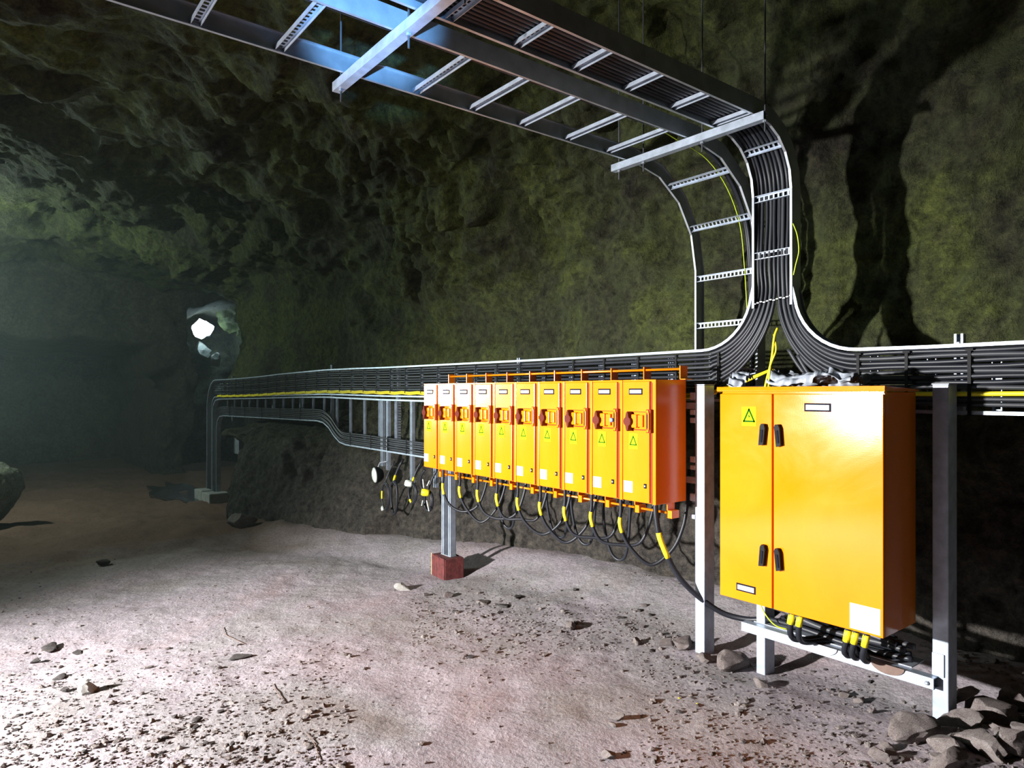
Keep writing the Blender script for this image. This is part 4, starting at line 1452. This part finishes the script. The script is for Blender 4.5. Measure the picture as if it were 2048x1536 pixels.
# puddle
pc = at_floor(365, 992)
mb = MB()
ring = []
for k in range(48):
    t = 2 * math.pi * k / 48
    r = 1 + 0.25 * math.sin(3 * t + 1) + 0.12 * math.sin(7 * t) + 0.08 * math.sin(11 * t + 2)
    ring.append((pc[0] + 2.1 * r * math.cos(t), pc[1] + 0.42 * r * math.sin(t)))
zp = float(np.mean([ground(x, y) for x, y in ring])) + 0.035
mb.prism(ring, zp - 0.05, zp, 'z')
tag(mb.build('puddle', M['water']), 'shallow puddle glinting on the far floor near the corner of the rock', 'puddle')

# ------------------------------------------------------------------ stones
def rock_mesh(name, seed, mat, sub=3, flat=0.7, cuts=13):
    bm = bmesh.new()
    bmesh.ops.create_icosphere(bm, subdivisions=sub, radius=1.0)
    r = np.random.RandomState(seed)
    V = np.array([v.co for v in bm.verts])
    N = r.normal(size=(cuts, 3)); N /= np.linalg.norm(N, axis=1, keepdims=True)
    dd = r.uniform(0.42, 0.80, cuts)
    for n, d in zip(N, dd):
        k = V @ n
        over = np.maximum(0, k - d)
        V = V - over[:, None] * n[None] * 0.92
    V = V + V * (0.09 * fbm(V * 3.0 + seed, 3, seed))[:, None]
    V = V * np.array([1, r.uniform(0.7, 0.95), flat])
    for v, c in zip(bm.verts, V):
        v.co = c
    me = bpy.data.meshes.new(name)
    bm.to_mesh(me); bm.free()
    me.materials.append(mat)
    auto_smooth(me, 22)
    return me


ROCKS = [rock_mesh('stone', 100 + k, M['stone'], 3, 0.62 + 0.04 * (k % 4)) for k in range(6)]
ROCKS_D = [rock_mesh('stone', 200 + k, M['stone_dark'], 3, 0.5) for k in range(3)]
ROCK_P = rock_mesh('stone', 301, M['stone_pale'], 3, 0.85, 3)
SMALL = [rock_mesh('stone', 400 + k, M['stone'], 2, 0.6, 7) for k in range(4)]
SMALL_D = [rock_mesh('stone', 440 + k, M['stone_dark'], 2, 0.55, 7) for k in range(3)]


def stone(me, u, v, wpx, label, sink=0.35, squash=1.0, long=1.0, group=None, name='stone', rz=None):
    p = at_floor(u, v)
    depth = p[0] * FWD[0] + p[1] * FWD[1]
    s = wpx / 2 * depth / FPX
    o = link(name, me)
    o.location = (p[0], p[1], float(ground(p[0], p[1])) + s * 0.55 * squash * (1 - sink))
    o.scale = (s * long, s, s * squash)
    o.rotation_euler = (rng.uniform(-.15, .15), rng.uniform(-.15, .15), rng.uniform(0, 6.28) if rz is None else rz)
    return tag(o, label, 'stone', group)


S = [
    (0, 1140, 1258, 44, 'grey stone lying alone on the floor in front of the orange boxes'),
    (1, 1365, 1298, 58, 'large angular stone just left of the foot of the heavy post'),
    (2, 1335, 1290, 36, 'smaller stone left of the large one by the heavy post'),
    (3, 1455, 1338, 84, 'big pale brown boulder right of the foot of the heavy post'),
    (4, 1408, 1322, 46, 'stone wedged against the bottom of the heavy post'),
    (5, 1275, 1288, 28, 'small stone further left of the group by the heavy post'),
    (0, 1236, 1438, 34, 'pale stone with a sharp shadow in the middle foreground'),
    (2, 1226, 1452, 20, 'little stone just below the pale one in the middle foreground'),
    (1, 1222, 1516, 36, 'flat stone at the bottom edge below the middle foreground'),
    (4, 1310, 1518, 22, 'small stone at the bottom edge right of the flat one'),
    (3, 1815, 1478, 118, 'large pinkish boulder in front of the right cabinet post'),
    (5, 1765, 1520, 56, 'stone at the bottom edge left of the pinkish boulder'),
    (0, 1920, 1452, 90, 'long grey rock behind the pinkish boulder'),
    (1, 1880, 1500, 84, 'brown rock right of the pinkish boulder'),
    (2, 1980, 1440, 100, 'broad bluish rock at the top of the heap in the corner'),
    (4, 2030, 1410, 92, 'tall rock at the right edge above the heap'),
    (3, 1960, 1500, 96, 'rough rock in the middle of the corner heap'),
    (5, 2030, 1500, 110, 'rough rock at the right edge of the corner heap'),
    (0, 1900, 1535, 90, 'rock at the bottom edge of the corner heap'),
    (2, 1895, 1398, 66, 'slab of pale rock behind the foot of the right cabinet post'),
    (1, 1690, 1392, 26, 'small stone below the right end of the channel'),
    (4, 1720, 1405, 30, 'brownish stone left of the right cabinet post'),
    (5, 1745, 1425, 24, 'olive stone low beside the right cabinet post'),
    (0, 1520, 1372, 34, 'small stone at the foot of the short cabinet leg'),
    (2, 1500, 1330, 26, 'small stone between the boulder and the short cabinet leg'),
    (3, 486, 1052, 60, 'rounded rock at the far corner of the rock wall'),
    (4, 852, 1192, 18, 'little stone below the red timber block'),
    (1, 898, 1193, 26, 'dark flat stone right below the red timber block'),
]
for k, u, v, wp, lab in S:
    stone(ROCKS[k], u, v, wp, lab, 0.45, 0.95, 1.1)
for k, u, v, wp, lab, sq, lg in [
    (0, 475, 1316, 44, 'thin dark splinter of rock on the bare middle of the floor', 0.35, 1.3),
    (1, 100, 1300, 40, 'dark flat stone near the left edge', 0.5, 1.3),
    (2, 155, 1307, 30, 'dark sliver right of the flat stone near the left edge', 0.3, 1.5),
    (0, 70, 1326, 22, 'dark reddish stone below the flat one near the left edge', 0.9, 1.0),
    (1, 122, 1356, 26, 'dark stone above the round white one', 0.6, 1.2),
    (2, 130, 1384, 28, 'dark stone left of the round white one', 0.8, 1.1),
    (0, 350, 1436, 18, 'small dark red stone in the lower left foreground', 1.0, 1.0),
    (1, 392, 1444, 24, 'blackish stone right of the dark red one in the foreground', 0.7, 1.2),
    (2, 328, 1478, 20, 'black stone low in the left foreground', 0.8, 1.2),
    (0, 410, 1488, 18, 'black pebble at the lower left, right of the black stone', 0.9, 1.0),
    (1, 205, 1128, 34, 'dark stone on the floor where the light fades at left', 0.7, 1.0),
    (2, 1035, 1195, 26, 'dark flat stone on the path behind the floor slates', 0.45, 1.5),
    (0, 1010, 1214, 26, 'dark slate on the path in front of the boxes', 0.4, 1.4),
    (1, 1380, 1288, 20, 'dark stone shaded behind the angular one by the heavy post', 0.8, 1.0)]:
    stone(ROCKS_D[k], u, v, wp, lab, 0.35, sq, lg, None)
stone(ROCKS[5], 968, 1207, 42, 'long pale flat slate on the path in front of the boxes', 0.4, 0.3, 1.3)
stone(ROCK_P, 178, 1384, 42, 'round white stone in the lower left foreground', 0.2, 1.0, 1.0)
stone(ROCK_P, 806, 1180, 26, 'white oblong stone on the floor left of the red timber block', 0.1, 0.8, 1.5, None, 'stone', 0.6)
for u, v, lab in ((1395, 1409, 'tiny bright yellow scrap on the floor, nearer the tall cabinet'), (1358, 1397, 'tiny bright yellow scrap on the floor, further from the tall cabinet')):
    o = stone(rock_mesh('yellow_scrap', int(u), M['yellow'], 1, 0.4, 4), u, v, 8, lab, 0.2, 0.8, 1.0, None, 'yellow_scrap')
    o['category'] = 'scrap'

for i, (q, r, lab) in enumerate(LIT_KNOBS):
    o = link('lit_patch_knob', rock_mesh('lit_patch_knob', 600 + i, M['stone_pale'], 3, 1.0), None, tuple(q))
    o.scale = (r, r, r)
    tag(o, lab, 'rock')

# big rounded boulder at the left edge
bo = at_floor(2, 1052)
me = rock_mesh('boulder', 77, rock_material('mossy_boulder', [(0.3, (0.17, 0.17, 0.10)), (0.5, (0.30, 0.31, 0.22)), (0.7, (0.44, 0.44, 0.38))], (0.42, 0.42, 0.36), 1.6), 5, 1.05, 2)
o = link('boulder', me, None, (bo[0] - 0.05, bo[1] - 0.05, float(ground(bo[0], bo[1])) + 0.44))
o.scale = (0.46, 0.46, 0.50)
tag(o, 'big rounded pale boulder cut off by the left edge', 'boulder')

# small loose stones, one object each
used = 0
while used < 110:
    if used < 60:
        u, v = rng.uniform(0, 560), 1536 - abs(rng.normal(0, 120)) - 8
        if v < 1200: continue
    elif used < 85:
        u, v = rng.uniform(850, 1350), rng.normal(1245, 36)
        if v < 1170 or v > 1400: continue
    else:
        u, v = rng.uniform(1350, 1800), rng.uniform(1340, 1530)
    wp = rng.uniform(7, 15)
    dark = rng.rand() < 0.45
    if u < 1350 and used >= 60:
        lab = 'small loose stone on the gravelly strip in front of the orange boxes'; grp = 'small stones on the gravelly strip'
    elif used >= 85:
        lab = 'small loose stone on the floor before the tall cabinet'; grp = 'small stones before the tall cabinet'
    else:
        lab = 'small loose stone scattered in the lower left foreground'; grp = 'small stones in the left foreground'
    stone((SMALL_D if dark else SMALL)[rng.randint(3)], u, v, wp, lab, 0.35, rng.uniform(0.6, 1.0), rng.uniform(0.9, 1.5), grp)
    used += 1
for k in range(26):
    u, v = rng.uniform(1740, 2048), rng.uniform(1405, 1536)
    if v < 1500 - (u - 1740) * 0.3: continue
    stone(ROCKS[k % 6], u, v, rng.uniform(24, 60), 'rough stone packed among the larger rocks of the corner heap', 0.4, rng.uniform(0.7, 1.0), rng.uniform(0.9, 1.3), 'stones packed in the corner heap')


# gravel nobody could count
def gravel():
    V = []; F = []
    base = []
    bm = bmesh.new(); bmesh.ops.create_icosphere(bm, subdivisions=1, radius=1.0)
    bv = np.array([v.co for v in bm.verts]); bf = [[v.index for v in f.verts] for f in bm.faces]; bm.free()
    n = 0
    cnt = 0
    while cnt < 5200:
        t = rng.rand()
        if t < 0.36:
            u, v = rng.uniform(0, 700), 1536 - abs(rng.normal(0, 150))
        elif t < 0.66:
            u, v = rng.uniform(820, 1420), rng.normal(1245, 45)
        elif t < 0.92:
            u, v = rng.uniform(1280, 2048), rng.uniform(1290, 1545)
        else:
            u, v = rng.uniform(0, 2048), rng.uniform(1120, 1545)
        if v < 1100: continue
        p = at_floor_fast(u, v)
        if p[1] > lerp_x(p[0], FOOT) - 0.1: continue
        s = rng.uniform(0.004, 0.009) * (1 + 1.2 * (rng.rand() < 0.08))
        q = bv * (1 + 0.35 * rng.uniform(-1, 1, (len(bv), 1))) * np.array([s * rng.uniform(0.8, 1.6), s, s * 0.7])
        a = rng.uniform(0, 6.28); c, sn = math.cos(a), math.sin(a)
        q = np.stack([q[:, 0] * c - q[:, 1] * sn, q[:, 0] * sn + q[:, 1] * c, q[:, 2]], -1) + np.array([p[0], p[1], p[2] + s * 0.25])
        V.append(q)
        F.extend([[i + n for i in f] for f in bf])
        n += len(bv); cnt += 1
    me = bpy.data.meshes.new('gravel')
    me.from_pydata(np.vstack(V).tolist(), [], F)
    me.materials.append(M['stone']); me.update()
    o = link('gravel', me)
    tag(o, 'fine gravel scattered over the dirt floor', 'gravel', kind='stuff')


def at_floor_fast(u, v):
    p = at_z(u, v, -0.02)
    for _ in range(2):
        p = at_z(u, v, float(ground(np.array([p[0]]), np.array([p[1]]))[0]))
    return p


gravel()

# thin wires on the floor
for pix, lab in ((((545, 1369), (550, 1380), (560, 1395), (566, 1402)), 'thin bent wire on the bare floor left of the middle'),
                 (((612, 1468), (625, 1483), (634, 1503), (637, 1525)), 'thin brown wire on the floor at the bottom edge'),
                 (((445, 1255), (450, 1270), (470, 1280), (490, 1290)), 'thin curled wire on the floor near the dark splinter')):
    pts = [at_floor(u, v) + np.array([0, 0, 0.006]) for u, v in pix]
    cable('floor_wire', smooth(pts, 6), 0.0019, M['wire'], lab, 'wire')
